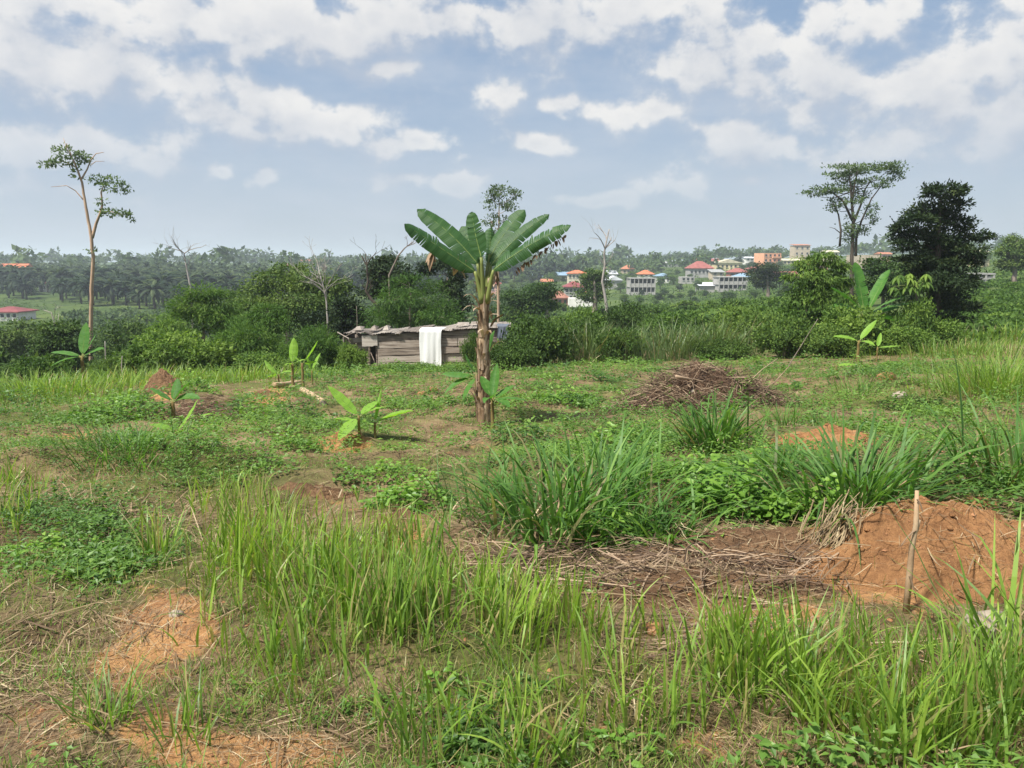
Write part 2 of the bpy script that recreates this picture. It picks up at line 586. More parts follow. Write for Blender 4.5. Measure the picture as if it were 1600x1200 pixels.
M['palm_leaf'] = leaf_mat('palm_frond', [(0, (.008, .018, .010)), (.5, (.018, .036, .016)), (1, (.06, .085, .03))], .18, .65, .14, .5)
M['far_leaf'] = leaf_mat('far_tree_leaf', [(0, (.025, .05, .02)), (.5, (.05, .085, .028)), (1, (.10, .14, .04))], .2, .65, .14)
M['bark_pale'] = noise_mat('pale_bark', [(.25, (.20, .13, .085)), (.6, (.38, .27, .18)), (.85, (.50, .40, .30))], 3, 6, stretch=(1, 1, .25))
M['bark_red'] = noise_mat('reddish_pale_bark', [(.25, (.22, .14, .09)), (.6, (.42, .29, .19)), (.85, (.54, .42, .31))], 3, 6, stretch=(1, 1, .25))
M['bark_grey'] = noise_mat('grey_bark', [(.3, (.12, .095, .075)), (.7, (.27, .22, .18))], 4, 6, stretch=(1, 1, .3))
M['bark_dark'] = noise_mat('dark_bark', [(.3, (.035, .028, .022)), (.7, (.10, .08, .06))], 4, 6, stretch=(1, 1, .3))
M['dead_wood'] = noise_mat('bleached_dead_wood', [(.3, (.20, .17, .15)), (.7, (.42, .38, .34))], 5, 5, stretch=(1, 1, .3))
M['twig'] = noise_mat('dry_twig', [(.2, (.055, .035, .024)), (.5, (.15, .10, .065)), (.85, (.33, .24, .16))], 3, 4, usetint=.9)
M['banana_stem'] = noise_mat('banana_stem_fibre', [(.3, (.05, .03, .018)), (.43, (.14, .09, .05)), (.55, (.28, .195, .115)), (.7, (.46, .36, .23))], 26, 9, stretch=(1, 1, .1), bstr=.8, bdist=.02, usetint=.5)
M['midrib'] = noise_mat('banana_midrib', [(.25, (.09, .14, .035)), (.55, (.15, .21, .055)), (.85, (.22, .27, .09))], 6, 4, rough=.5, bstr=.1)
M['young_stem'] = noise_mat('young_banana_stem', [(.25, (.10, .05, .025)), (.5, (.17, .13, .045)), (.8, (.20, .24, .07))], 8, 5, stretch=(1, 1, .3), bstr=.3)
M['petiole'] = noise_mat('banana_petiole', [(.25, (.09, .11, .03)), (.55, (.18, .21, .06)), (.85, (.29, .29, .11))], 6, 4, rough=.5, stretch=(1, 1, .2), bstr=.1)


def banana_mat(name, c0, c1, c2, trans):
    m, N = new_mat(name)
    at = N.n('ShaderNodeAttribute', attribute_name='tint')     # distance along the leaf
    tc = N.n('ShaderNodeTexCoord')
    n1 = N.noise(tc.outputs['Object'], 3.2, 4)
    vein = N.m('SINE', N.m('MULTIPLY', at.outputs['Fac'], 260.0))
    v2 = N.noise(N.vm('MULTIPLY', at.outputs['Vector'], (34, 0, 0)), 1.0, 3)
    f = N.m('ADD', N.m('MULTIPLY', v2, .65), N.m('MULTIPLY', n1, .4))
    f = N.m('MULTIPLY_ADD', vein, .035, f)
    col = N.ramp(f, [(.3, c0), (.52, c1), (.75, c2)])
    bn = N.m('MULTIPLY_ADD', vein, .5, N.m('MULTIPLY', v2, 1.5))
    p = principled(N, col, .5, .25, bn, .25, .01)
    tr = N.n('ShaderNodeBsdfTranslucent')
    N.plug(tr.inputs[0], N.mix(1.0, col, (1.7, 1.9, .7, 1), 'MULTIPLY'))
    mx = N.n('ShaderNodeMixShader'); mx.inputs[0].default_value = trans
    N.t.links.new(p.outputs[0], mx.inputs[1]); N.t.links.new(tr.outputs[0], mx.inputs[2])
    finish(N, mx.outputs[0])
    return m


M['banana_leaf'] = banana_mat('banana_leaf', (.020, .055, .018), (.034, .088, .024), (.065, .13, .036), .24)
M['banana_young'] = banana_mat('young_banana_leaf', (.12, .24, .03), (.19, .35, .045), (.28, .42, .07), .38)
M['banana_mid'] = banana_mat('half_grown_banana_leaf', (.04, .12, .02), (.07, .18, .03), (.12, .24, .045), .34)
M['banana_dead'] = leaf_mat('dead_banana_leaf', [(0, (.09, .055, .035)), (.5, (.27, .185, .12)), (1, (.44, .34, .24))], .12, .8, .1, tcol=1)
M['soil'] = soil_mat('orange_soil', [(.3, (.13, .065, .032)), (.42, (.27, .135, .062)), (.53, (.40, .205, .09)), (.64, (.48, .27, .13)), (.75, (.54, .35, .2))])
M['soil_brown'] = soil_mat('brown_soil', [(.3, (.07, .042, .027)), (.45, (.16, .095, .054)), (.57, (.26, .155, .085)), (.72, (.38, .25, .145))])
M['soil_dark'] = soil_mat('dark_soil', [(.3, (.04, .026, .02)), (.48, (.11, .068, .045)), (.72, (.22, .14, .085))])
M['log'] = noise_mat('old_log', [(.25, (.20, .12, .07)), (.5, (.36, .25, .15)), (.8, (.52, .42, .28))], 5, 8, stretch=(1, 1, 1), bstr=.5)
M['stone'] = noise_mat('pale_stone', [(.3, (.20, .16, .12)), (.7, (.40, .34, .27))], 7, 8, bstr=.7)
M['clod'] = noise_mat('orange_clod', [(.3, (.17, .08, .04)), (.6, (.32, .16, .075)), (.8, (.46, .28, .16))], 7, 8, bstr=.7)

# ------------------------------------------------------------------ the setting: ground sheet and haze
mound_spots = {}


def gnd_relief(px, py, rx, ry, h):
    p = gp(px, py)
    RELIEF.append((p[0], p[1], rx, ry, h))


for a in [(1400, 800, 1.1, .8, .30), (1080, 780, 1.5, .7, .18), (640, 760, 1.4, .5, .12), (900, 830, 1.2, .4, .08), (260, 720, 1.6, .6, .16), (1250, 690, 1.3, .6, .15),
          (400, 640, 1.8, .9, .16), (560, 690, 1.2, .6, .12), (250, 640, 1.5, .9, .25), (100, 660, 2.2, 1.2, .12), (1500, 600, 3, 2, .2), (1560, 820, 1.5, 1.2, .12)]:
    gnd_relief(*a)


def build_ground():
    ys = np.concatenate([np.linspace(-9, 0, 14), 1.0 + np.linspace(0, 11, 220)[0:], 12 + np.cumsum(np.full(150, 1.0) * np.exp(np.linspace(math.log(.08), math.log(.9), 150)))])
    rest = ys[-1] * np.exp(np.linspace(0, math.log(4200 / ys[-1]), 140))[1:]
    ys = np.concatenate([ys, rest])
    ns = 260
    s = np.linspace(-1, 1, ns)
    Wy = 9 + 0.95 * np.maximum(ys, 0)
    X = s[None] * Wy[:, None]; Y = np.repeat(ys[:, None], ns, 1)
    Z = height(X, Y)
    V = np.stack([X, Y, Z], -1).reshape(-1, 3)
    i = np.arange(len(ys) - 1)[:, None] * ns; j = np.arange(ns - 1)[None]
    Q = np.stack([i + j, i + j + 1, i + ns + j + 1, i + ns + j], -1).reshape(-1, 4)
    g = G()
    # tint attribute: how bare the soil is, by place
    g.add(V, Q, None, bareness(V[:, 0], V[:, 1]))
    m, N = new_mat('ground_soil_and_turf')
    tc = N.n('ShaderNodeTexCoord'); v = tc.outputs['Object']
    at = N.n('ShaderNodeAttribute', attribute_name='tint')
    sep = N.n('ShaderNodeSeparateXYZ'); N.plug(sep.inputs[0], v)
    n_big = N.noise(v, .55, 4); n_mid = N.noise(v, 2.6, 6); n_fine = N.noise(v, 26, 10, .72)
    f = N.m('ADD', N.m('MULTIPLY', n_mid, .5), N.m('MULTIPLY', n_fine, .5))
    soil = N.ramp(f, [(.32, (.15, .08, .04)), (.43, (.32, .165, .078)), (.53, (.44, .232, .098)), (.62, (.50, .285, .125)), (.72, (.55, .36, .19))])
    lit = N.ramp(f, [(.32, (.05, .034, .022)), (.43, (.14, .09, .05)), (.54, (.24, .165, .095)), (.66, (.36, .27, .165))])
    moss = N.ramp(f, [(.3, (.04, .05, .018)), (.46, (.085, .10, .03)), (.6, (.16, .15, .05)), (.7, (.22, .19, .09))])
    bare = N.smooth(N.m('ADD', N.m('ADD', N.m('MULTIPLY', at.outputs['Fac'], 1.0), N.m('MULTIPLY', N.m('SUBTRACT', N.noise(v, 5, 8, .7), .5), 1.5)), N.m('MULTIPLY', N.m('SUBTRACT', n_big, .5), .5)), .34, .62)
    grn = N.smooth(N.m('ADD', n_big, N.m('MULTIPLY', N.m('SUBTRACT', n_fine, .5), .5)), .40, .62)
    c = N.mix(grn, lit, moss)
    c = N.mix(bare, c, soil)
    # farther off: rough pasture and scrub floor
    nf = N.noise(v, .03, 6, .6); nf2 = N.noise(v, .35, 5, .6)
    far = N.ramp(N.m('ADD', N.m('MULTIPLY', nf, .6), N.m('MULTIPLY', nf2, .4)), [(.3, (.02, .036, .014)), (.46, (.045, .075, .02)), (.58, (.085, .12, .03)), (.68, (.14, .16, .045)), (.78, (.26, .16, .085))])
    c = N.mix(N.smooth(sep.outputs[1], 24, 48), c, far)
    p = principled(N, c, .95, .1, N.m('ADD', n_fine, N.m('MULTIPLY', n_mid, .6)), .8, .06)
    finish(N, p.outputs[0])
    o = link('ground', g.mesh('ground', True), m)
    o['kind'] = 'structure'
    return o


def blobsum(px, py, regs):
    r = np.zeros(np.shape(px))
    for (cx, cy, rx, ry, a) in regs:
        r = np.maximum(r, a * np.exp(-(((px - cx) / rx) ** 2 + ((py - cy) / ry) ** 2) ** 1.4 * .7))
    return r


R_BARE = [(265, 985, 75, 60, 1), (210, 1040, 80, 50, .7), (400, 1180, 170, 34, 1), (250, 1130, 70, 50, .7), (1430, 870, 130, 85, 1), (1270, 690, 75, 14, .9), (1180, 960, 120, 60, .75), (640, 830, 40, 40, .6),
          (540, 690, 40, 14, .8), (420, 620, 40, 14, .8), (255, 605, 26, 22, .9), (120, 680, 60, 10, .6), (900, 1150, 100, 40, .4), (1100, 880, 120, 40, .5), (60, 1130, 90, 50, .6), (1390, 770, 60, 16, .6), (560, 790, 90, 12, .5),
          (1140, 690, 40, 10, .5), (740, 700, 80, 16, .35), (1110, 1150, 60, 40, .6)]
R_TALL = [(420, 900, 95, 120, 1), (520, 960, 120, 120, 1), (620, 950, 110, 110, 1), (740, 985, 110, 74, .95), (860, 1005, 110, 56, .85), (400, 800, 90, 40, .7), (1180, 1060, 110, 70, .85), (1300, 1080, 110, 80, .9), (1450, 1110, 110, 80, .9), (1580, 1080, 90, 110, 1),
          (980, 1040, 110, 56, .75), (1060, 1080, 100, 70, .7), (20, 780, 45, 60, .8), (900, 1150, 130, 50, .45), (660, 1150, 60, 50, .4), (1590, 700, 40, 70, .6), (240, 840, 30, 30, .5)]
R_STRAW = [(860, 875, 270, 44, 1), (1150, 905, 140, 60, 1), (140, 990, 130, 50, 1), (60, 1080, 100, 70, .9), (900, 1090, 260, 70, .9), (220, 800, 110, 40, .8), (820, 615, 100, 24, .7), (660, 690, 150, 26, .8), (1200, 1130, 250, 70, .8), (560, 1140, 160, 50, .7), (760, 1060, 160, 60, .7), (300, 870, 60, 30, .8),
           (380, 650, 80, 16, .8), (1000, 800, 60, 30, .5), (1380, 700, 130, 20, .6), (560, 780, 160, 16, .7), (1330, 640, 80, 20, .5), (120, 780, 120, 20, .6)]
R_HERB = [(80, 850, 130, 50, 1), (640, 770, 70, 36, 1), (950, 700, 160, 40, 1), (1150, 770, 160, 50, 1), (880, 800, 120, 36, .8), (560, 730, 120, 30, .8), (330, 720, 200, 36, .9), (180, 660, 160, 40, 1), (480, 660, 160, 30, .8), (650, 630, 300, 24, .9),
          (900, 610, 120, 30, 1), (1300, 610, 260, 40, 1), (800, 580, 900, 18, 1), (1500, 680, 140, 60, .8), (100, 900, 110, 30, .8), (560, 1150, 120, 40, .1), (850, 1160, 150, 40, .16), (1500, 780, 120, 40, .6), (1120, 850, 60, 30, .5), (130, 720, 140, 30, .8), (40, 640, 120, 40, .9)]


def bareness(x, y):
    z = height(x, y)
    yy = np.maximum(y, .8)
    px, py = project(x, yy, z)
    b = blobsum(px, py, R_BARE)
    b = np.where(y < 1.6, .45, b)
    return np.where(y > 40, 0, b)


build_ground()


def part(name, g, mat, root, smooth=False, top=None, label=None, kind=None):
    """link collected world-space geometry as a child of root (root unrotated, unscaled); top = location of the whole thing's Empty"""
    org = np.array(top if top is not None else root.location)
    for V in g.v:
        V -= org
    o = link(name, g.mesh(name, smooth), mat, root)
    if label: o['label'] = label
    if kind: o['kind'] = kind
    return o


# ---- haze: the humid air over the valley
def build_haze():
    g = G()
    box(g, (0, 2000, 10), 8900, 4900, 100)          # from z = -40 to z = 60
    m, N = new_mat('haze_air')
    v = N.n('ShaderNodeVolumePrincipled')
    v.inputs['Color'].default_value = (.80, .88, 1.0, 1)
    v.inputs['Density'].default_value = 0.00034
    v.inputs['Anisotropy'].default_value = 0.2
    o = N.n('ShaderNodeOutputMaterial')
    N.t.links.new(v.outputs[0], o.inputs['Volume'])
    h = link('haze', g.mesh('haze'), m)
    h['kind'] = 'stuff'


build_haze()


# ------------------------------------------------------------------ generic plants
def rand_unit(n, rng):
    return unit(rng.normal(0, 1, (n, 3)))


def crown(g, clumps, n, L, Wd, rng, sub=16, subr=.28, up=.6, radial=.5, droop=0.0, tsd=.16, zsq=.75, fold=0.0):
    clumps = [(np.asarray(c, float), np.asarray(r, float)) for c, r in clumps]
    w = np.array([r.mean() ** 2 for _, r in clumps]); w /= w.sum()
    tips = []
    for (c, r), ww in zip(clumps, w):
        k = max(4, int(sub))
        dirs = rand_unit(k, rng); dirs[:, 2] = dirs[:, 2] * .85 + .12
        sc = c + r * dirs * rng.uniform(.5, 1.0, (k, 1))
        tips.append(sc[:6])
        m = int(n * ww)
        idx = rng.integers(0, k, m)
        off = rng.normal(0, 1, (m, 3)) * subr * r * np.array([1, 1, zsq])
        pos = sc[idx] + off
        out = unit((pos - c) / r)
        ax = radial * out + rand_unit(m, rng) * .7 + np.array([0, 0, -droop])
        nr = up * np.array([0, 0, 1.0]) + .5 * out + rng.normal(0, .45, (m, 3))
        tb = np.clip(rng.normal(.5, tsd, k), 0, 1)[idx] + rng.normal(0, .14, m)
        leaves(g, pos, ax, nr, L * rng.uniform(.6, 1.3, m), Wd * rng.uniform(.7, 1.2, m), np.clip(tb, 0, 1), fold)
    return tips


def branch(g, p, d, length, r, depth, rng, spread=.6, up=.15, segs=5, kids=3, sides=5, wob=.12, minr=.006):
    d = unit(np.asarray(d, float)); pts = [np.asarray(p, float)]
    for k in range(segs):
        d = unit(d + rng.normal(0, wob, 3) + np.array([0, 0, up * .3]))
        pts.append(pts[-1] + d * length / segs)
    pts = np.array(pts)
    rr = np.linspace(r, max(r * .45, minr), segs + 1)
    tube(g, pts, rr, sides, rng.uniform(.3, .7))
    ends = [pts[-1]]
    if depth > 0:
        for k in range(kids):
            i = rng.integers(max(1, segs // 2 - 1), segs + 1)
            nd = unit(d + rand_unit(1, rng)[0] * spread + np.array([0, 0, up]))
            ends += branch(g, pts[i], nd, length * rng.uniform(.5, .8), rr[i] * .65, depth - 1, rng, spread, up, max(3, segs - 1), kids, max(3, sides - 1), wob, minr)
    return ends


def make_bush(name, label, cat, mat, loc, R=1.0, H=1.0, n=4500, L=.09, Wd=.05, seed=0, nclump=9, group=None, radial=.5, droop=0.0, up=.6, sub=22, subr=.25, stems=8, stem_mat='bark_grey', fold=0.0):
    rng = np.random.default_rng(seed)
    root = empty(name, (0, 0, 0), label, cat, group)
    g = G(); cl = []
    for k in range(nclump):
        a = rng.uniform(0, 2 * math.pi); rr = R * .62 * math.sqrt(rng.uniform(0, 1))
        h = H * rng.uniform(.25, .72) * (1 - .35 * (rr / R) ** 2)
        s = rng.uniform(.32, .5)
        cl.append(((rr * math.cos(a), rr * math.sin(a), h), (R * s, R * s, H * s * .8)))
    tips = crown(g, cl, n, L, Wd, rng, sub, subr, up, radial, droop, fold=fold)
    link('foliage', g.mesh('foliage'), M[mat], root)
    gs = G()
    for k in range(stems):
        c, r = cl[k % len(cl)]
        tube(gs, curve_pts((c[0] * .15, c[1] * .15, -.15), (c[0], c[1], c[2] + r[2] * .3), 5, (0, 0, .05 * H), .03 * R, rng), np.linspace(.03 * R, .008 * R, 5), 4)
    link('stem', gs.mesh('stem'), M[stem_mat], root)
    root.location = tuple(loc)
    return root


class Kind:
    """a prototype whose first use is the prototype itself"""
    def __init__(s, proto):
        s.p = proto; s.used = False

    def put(s, loc, label, group=None, rz=0.0, sc=1.0):
        if not s.used:
            s.used = True
            o = s.p
            o.location = tuple(float(v) for v in loc); o.rotation_euler = (0, 0, rz)
            o.scale = (sc, sc, sc) if np.isscalar(sc) else sc
            o['label'] = label
            if group: o['group'] = group
            return o
        return copy_tree(s.p, loc, label, group, rz, sc)


def tree_px(name, label, cat, d, trunk, trad, clumps, n, L, Wd, mat, bark, seed=0, limbs=(), sub=16, subr=.28, group=None, depthk=.8, root_d=None, twigs=True, zsq=.75, **kw):
    """a tree laid out from pixel outlines at real depth d: trunk [(px,py)], radii in px, clumps [(px,py,rx,ry[,depth offset in px])]"""
    rng = np.random.default_rng(seed)
    s = d / FPX
    tp = np.array([P(a, b, d) for a, b in trunk])
    gz = float(height(tp[0][0], d))
    base = np.array([tp[0][0], d, gz])
    root = empty(name, base, label, cat, group)
    g = G()
    tp = np.concatenate([[base - [0, 0, .3]], tp]) if tp[0][2] > gz + .2 else np.concatenate([[base - [0, 0, .3]], tp[1:]])
    rr = np.interp(np.linspace(0, 1, len(tp)), np.linspace(0, 1, len(trad)), np.array(trad) * s)
    fine = np.linspace(0, len(tp) - 1, (len(tp) - 1) * 3 + 1)
    tf = np.stack([np.interp(fine, np.arange(len(tp)), tp[:, k]) for k in range(3)], 1)
    tf[1:-1] += rng.normal(0, .15 * rr.mean(), (len(tf) - 2, 3))
    tube(g, tf, np.interp(fine, np.arange(len(tp)), rr), 8)
    for lp, lr in limbs:
        q = np.array([P(a, b, d + (rng.uniform(-.1, .1) * d * .1 if i else 0)) for i, (a, b) in enumerate(lp)])
        fi = np.linspace(0, len(q) - 1, (len(q) - 1) * 3 + 1)
        qf = np.stack([np.interp(fi, np.arange(len(q)), q[:, k]) for k in range(3)], 1)
        tube(g, qf, np.linspace(lr[0] * s, lr[1] * s, len(qf)), 6)
    cl = []
    for c in clumps:
        off = c[4] if len(c) > 4 else rng.uniform(-.7, .7) * c[2]
        cl.append((P(c[0], c[1], d + off * s), np.array([c[2], (c[2] + c[3]) / 2 * depthk, c[3]]) * s))
    gc = G()
    if n:
        tips = crown(gc, cl, n, L, Wd, rng, sub, subr, zsq=zsq, **kw)
        if twigs:
            for (c, r), tt in zip(cl, tips):
                near = tf[np.argmin(np.linalg.norm(tf - (c - np.array([0, 0, r[2]])), axis=1))]
                k = max(.6 * trad[-1] * s, .012)
                tube(g, curve_pts(near, c, 5, (0, 0, -.12 * np.linalg.norm(c - near)), .02 * np.linalg.norm(c - near), rng), np.linspace(k, k * .4, 5), 5)
                for t in tt[:4]:
                    tube(g, curve_pts(c, t, 4, (0, 0, .03), .02, rng), np.linspace(k * .4, k * .15, 4), 4)
    part('trunk', g, M[bark], root, True)
    if n:
        part('crown', gc, M[mat], root)
    return root


# ------------------------------------------------------------------ banana plants
def banana_leaf(P0, P1, sag, face, width, rng, droop=.35, tears=.25, n=26, sides=(1, 1), ragged=0.0, round_tip=.0, point=False):
    """leaf blade between base P0 and tip P1. face = direction the upper side looks to. Returns (blade, midrib)"""
    g = G(); gm = G()
    t = np.linspace(0, 1, n + 1)
    ctr = np.asarray(P0) * (1 - t)[:, None] + np.asarray(P1) * t[:, None] + np.asarray(sag) * (4 * t * (1 - t))[:, None]
    tan = unit(np.gradient(ctr, axis=0))
    side = unit(np.cross(tan, np.asarray(face, float))); nrm = np.cross(side, tan)
    prof = np.interp(t, [0, .06, .18, .4, .65, .85, .94, 1], [.22, .66, .92, 1, .93, .70 + .15 * round_tip, .44 + .25 * round_tip, .05])
    if point:
        prof = np.interp(t, [0, .06, .18, .4, .6, .8, .92, 1], [.2, .55, .88, 1, .9, .6, .3, .02])
    for sg, on in zip((1, -1), sides):
        if not on: continue
        ang = np.empty(n + 1); cur = 0
        pieces = []; st = 0
        for k in range(1, n + 1):
            if k == n or rng.uniform() < tears:
                pieces.append((st, k)); st = k
        for (a, b) in pieces:
            da = droop + rng.normal(0, .10 if tears > .05 else .03)
            ks = np.arange(a, b + 1)
            tt = t[ks].astype(float)
            rows = []
            rag = rng.uniform(1 - ragged, 1); m_ = len(ks); gap = rng.uniform(0, .10)
            for q, k in enumerate(ks):
                c = ctr[k]; row = []
                lean = rng.normal(0, .02)
                for j, f in enumerate((0, .33, .67, 1.0)):
                    w = width * prof[k] * f * (rag if f > .6 else 1)
                    th = da * f * 1.15
                    pt = c + sg * side[k] * w * math.cos(th * .8) - nrm[k] * w * math.sin(th) + tan[k] * w * (.22 + lean)
                    if f > .3 and q in (0, m_ - 1) and tears > .05:
                        pt = pt + tan[k] * (1 if q == 0 else -1) * gap * f * w
                    row.append(pt + nrm[k] * .004 * math.sin(k * 1.7))
                rows.append(row)
            V = np.array(rows).reshape(-1, 3); m = len(ks)
            i = np.arange(m - 1)[:, None] * 4; j = np.arange(3)[None]
            Q = np.stack([i + j, i + j + 1, i + 5 + j, i + 4 + j], -1).reshape(-1, 4)
            g.add(V, Q, None, np.repeat(tt, 4) + .003 * rng.uniform())
    tube(gm, ctr - nrm * width * .02, np.linspace(width * .06, width * .008, n + 1), 6)
    return g, gm


def banana_plant(name, label, base, stem_h, stem_r, spec, seed, leafmat='banana_young', stemmat='young_stem', group=None, lean=(0, 0), tears=.03):
    """spec: list of (azimuth deg, elevation deg, petiole, length, width, droop)"""
    rng = np.random.default_rng(seed)
    root = empty(name, base, label, 'banana plant', group)
    top = np.array([base[0] + lean[0], base[1] + lean[1], base[2] + stem_h])
    g = G()
    tube(g, curve_pts(np.array(base) - [0, 0, .08], top, 7, (0, 0, 0), stem_r * .12, rng), np.linspace(stem_r, stem_r * .62, 7), 9)
    part('stem', g, M[stemmat], root, True)
    for (az, el, pet, Ln, Wd, dr) in spec:
        a, e = math.radians(az), math.radians(el)
        d = np.array([math.sin(a) * math.cos(e), math.cos(a) * math.cos(e), math.sin(e)])
        p0 = top - [0, 0, .03 * stem_h] + d * pet
        p1 = p0 + d * Ln - np.array([0, 0, dr * Ln])
        face = np.array([0, 0, 1.0]) * math.cos(e) - np.array([math.sin(a), math.cos(a), 0]) * math.sin(e) + rng.normal(0, .25, 3)
        gb, gm = banana_leaf(p0, p1, (0, 0, dr * Ln * .35), face, Wd / 2, rng, droop=rng.uniform(-.35, .35), tears=tears, n=14 if tears < .1 else 22, point=tears < .1)
        gp_ = G(); tube(gp_, curve_pts(top - [0, 0, .1 * stem_h], p0, 4), np.linspace(stem_r * .4, stem_r * .22, 4), 6)
        lf = part('leaf', gb, M[leafmat], root, True)
        part('midrib', gm, M['midrib'], lf, True, top=base)
        part('petiole', gp_, M['petiole'], root, True)
    return root


def main_banana():
    rng = np.random.default_rng(21)
    d = 11.5
    base = gp(757, 666); d = base[1]
    s = d / FPX
    root = empty('banana_tree', base, 'tall banana tree with ragged brown stem and fan of green leaves in the clearing', 'banana tree')
    topc = P(757, 448, d)
    g = G()
    n = 26
    pts = curve_pts(base - [0, 0, .12], topc, n, (-.02, 0, 0), .008, rng)
    rr = np.interp(np.linspace(0, 1, n), [0, .05, .3, .7, 1], np.array([14.5, 12.5, 10.5, 8.8, 6]) * s) * rng.uniform(.93, 1.07, n)
    tube(g, pts, rr, 16)
    part('pseudostem', g, M['banana_stem'], root, True)
    # dry leaf sheaths wrapped round the stem, their ends peeling off
    for k in range(92):
        f = rng.uniform(.02, .97); i = f * (n - 1); c = np.array([np.interp(i, np.arange(n), pts[:, q]) for q in range(3)])
        r = np.interp(i, np.arange(n), rr) * 1.04
        a0 = rng.uniform(0, 2 * math.pi); wd = rng.uniform(.2, .6); Ln = rng.uniform(.15, .42)
        gs = G(); rows = []
        peel = rng.uniform(.01, .06) if k % 3 else rng.uniform(.05, .13)
        m = 7
        for j in range(m):
            tt = j / (m - 1)
            z = c + np.array([0, 0, Ln * (tt - .35)])
            for q in (-1, 0, 1):
                a = a0 + q * wd * (1 - .75 * tt) * .6 + tt * .2
                ro = r + peel * tt ** 2 + .006 * (q == 0)
                rows.append(z + np.array([math.cos(a) * ro, math.sin(a) * ro, -peel * .6 * tt ** 3]))
        V = np.array(rows); ii = np.arange(m - 1)[:, None] * 3; jj = np.arange(2)[None]
        Q = np.stack([ii + jj, ii + jj + 1, ii + 4 + jj, ii + 3 + jj], -1).reshape(-1, 4)
        gs.add(V, Q, None, rng.uniform(.2, 1))
        part('dry_sheath', gs, M['banana_dead'], root, True)
    # dead strips hanging below the crown
    for k in range(26):
        a0 = rng.uniform(0, 2 * math.pi); f = rng.uniform(.62, 1.0) if k < 18 else rng.uniform(.15, .6)
        c = base * (1 - f) + topc * f
        b = c + np.array([math.cos(a0), math.sin(a0), 0]) * 9.5 * s
        gs = G()
        blades(gs, b[None], np.array([a0 + rng.normal(0, .3)]), rng.uniform(.22, .5), rng.uniform(.03, .075), rng.uniform(.3, 1.1), rng.uniform(1.6, 2.4), rng.uniform(.2, 1), 6, rng, kink=.2)
        part('dead_strip', gs, M['banana_dead'], root, True)
    crown_c = P(757, 440, d)

    def leaf(b, t, db, dt, width, droop, tears, sag, face=(0, -1, .35), sides=(1, 1), ragged=0.0, rt=0.0, stem_at=None):
        p0 = P(b[0], b[1], d + db); p1 = P(t[0], t[1], d + dt)
        gb, gm = banana_leaf(p0, p1, np.array(sag), np.array(face, float), width * s, rng, droop, tears, 30, sides, ragged, rt)
        lf = part('leaf', gb, M['banana_leaf'], root, True)
        part('midrib', gm, M['midrib'], lf, True, top=base)
        gpt = G()
        q = P(757 + (b[0] - 757) * .25, 474, d - .03 + .1 * (db > 0))
        tube(gpt, curve_pts(q, p0, 7, (0, 0, .03)), np.linspace(4.6, 2.2, 7) * s, 7)
        part('petiole', gpt, M['petiole'], root, True)
        return p1

    leaf((742, 424), (632, 350), -.05, -.4, 15.5, .32, .2, (-.02, 0, .02), (.1, -1, .7), rt=.1)
    leaf((746, 412), (652, 327), .05, .25, 17, .22, .16, (.03, 0, .05), (.25, -1, .5), rt=.2)
    leaf((752, 402), (737, 331), -.12, .02, 19, .05, .18, (-.02, 0, .02), (-.6, -1, .2), ragged=.35)
    leaf((749, 410), (721, 354), .2, .5, 17, .1, .25, (0, 0, .02), (-.2, -1, .4), ragged=.3)
    leaf((765, 398), (767, 356), .25, .45, 12, .35, .06, (0, 0, 0), (.4, -1, .3))
    leaf((762, 410), (820, 328), .2, .45, 15.5, .15, .14, (-.03, 0, .04), (-.25, -1, .5), rt=.2)
    leaf((767, 415), (858, 335), .05, .25, 14.5, .22, .24, (-.03, 0, .05), (-.2, -1, .55), ragged=.25)
    leaf((771, 422), (892, 352), -.1, -.4, 16, .3, .45, (0, 0, .06), (-.1, -1, .65), ragged=.2)
    # scorched fringe along the lowest right leaf, dead leaves hanging under the crown
    fr = G()
    for k in range(34):
        f = k / 34
        p = P(806 + 80 * f, 418 - 56 * f + rng.uniform(-2, 2), d - .14 - .2 * f) + np.array([0, .0, -.03])
        blades(fr, p[None], np.array([rng.uniform(0, 6.28)]), rng.uniform(.05, .11), rng.uniform(.03, .05), 2.6, .4, rng.uniform(0, .45), 3, rng)
    part('scorched_fringe', fr, M['banana_dead'], root, True)
    for (a, b, w, L) in [((716, 400), (0), .13, .42), ((676, 392), 0, .10, .33), ((772, 425), 0, .09, .34)]:
        p = P(a[0], a[1], d + .1)
        gd = G()
        blades(gd, np.repeat(p[None], 9, 0) + rng.normal(0, .025, (9, 3)), rng.uniform(0, 6.28, 9), rng.uniform(.6, 1, 9) * L, w * rng.uniform(.5, 1, 9), rng.uniform(2.2, 2.9, 9), rng.uniform(-.2, .6, 9), rng.uniform(.15, .8, 9), 5, rng, kink=.12)
        part('dead_leaf', gd, M['banana_dead'], root, True)
    gpt = G()
    tube(gpt, curve_pts(P(752, 450, d), P(716, 402, d + .1), 6, (0, 0, .12)), np.linspace(.03, .012, 6), 6)
    tube(gpt, curve_pts(P(716, 402, d + .1), P(676, 392, d + .1), 5, (0, 0, .04)), np.linspace(.012, .008, 5), 5)
    part('dead_stalk', gpt, M['banana_dead'], root, True)
    # suckers at the foot
    b2 = gp(770, 672)
    banana_plant('banana_sucker', 'young banana shoot with dark green leaves at the right foot of the tall banana tree', b2, .48, .035,
                 [(100, 12, .05, .5, .2, .25), (75, 35, .05, .36, .17, .1), (-40, 50, .06, .38, .17, .05), (140, 5, .05, .34, .17, .3), (20, 70, .05, .5, .16, .0), (200, 20, .05, .3, .15, .4)], 31, 'banana_mid')
    b3 = gp(745, 652)
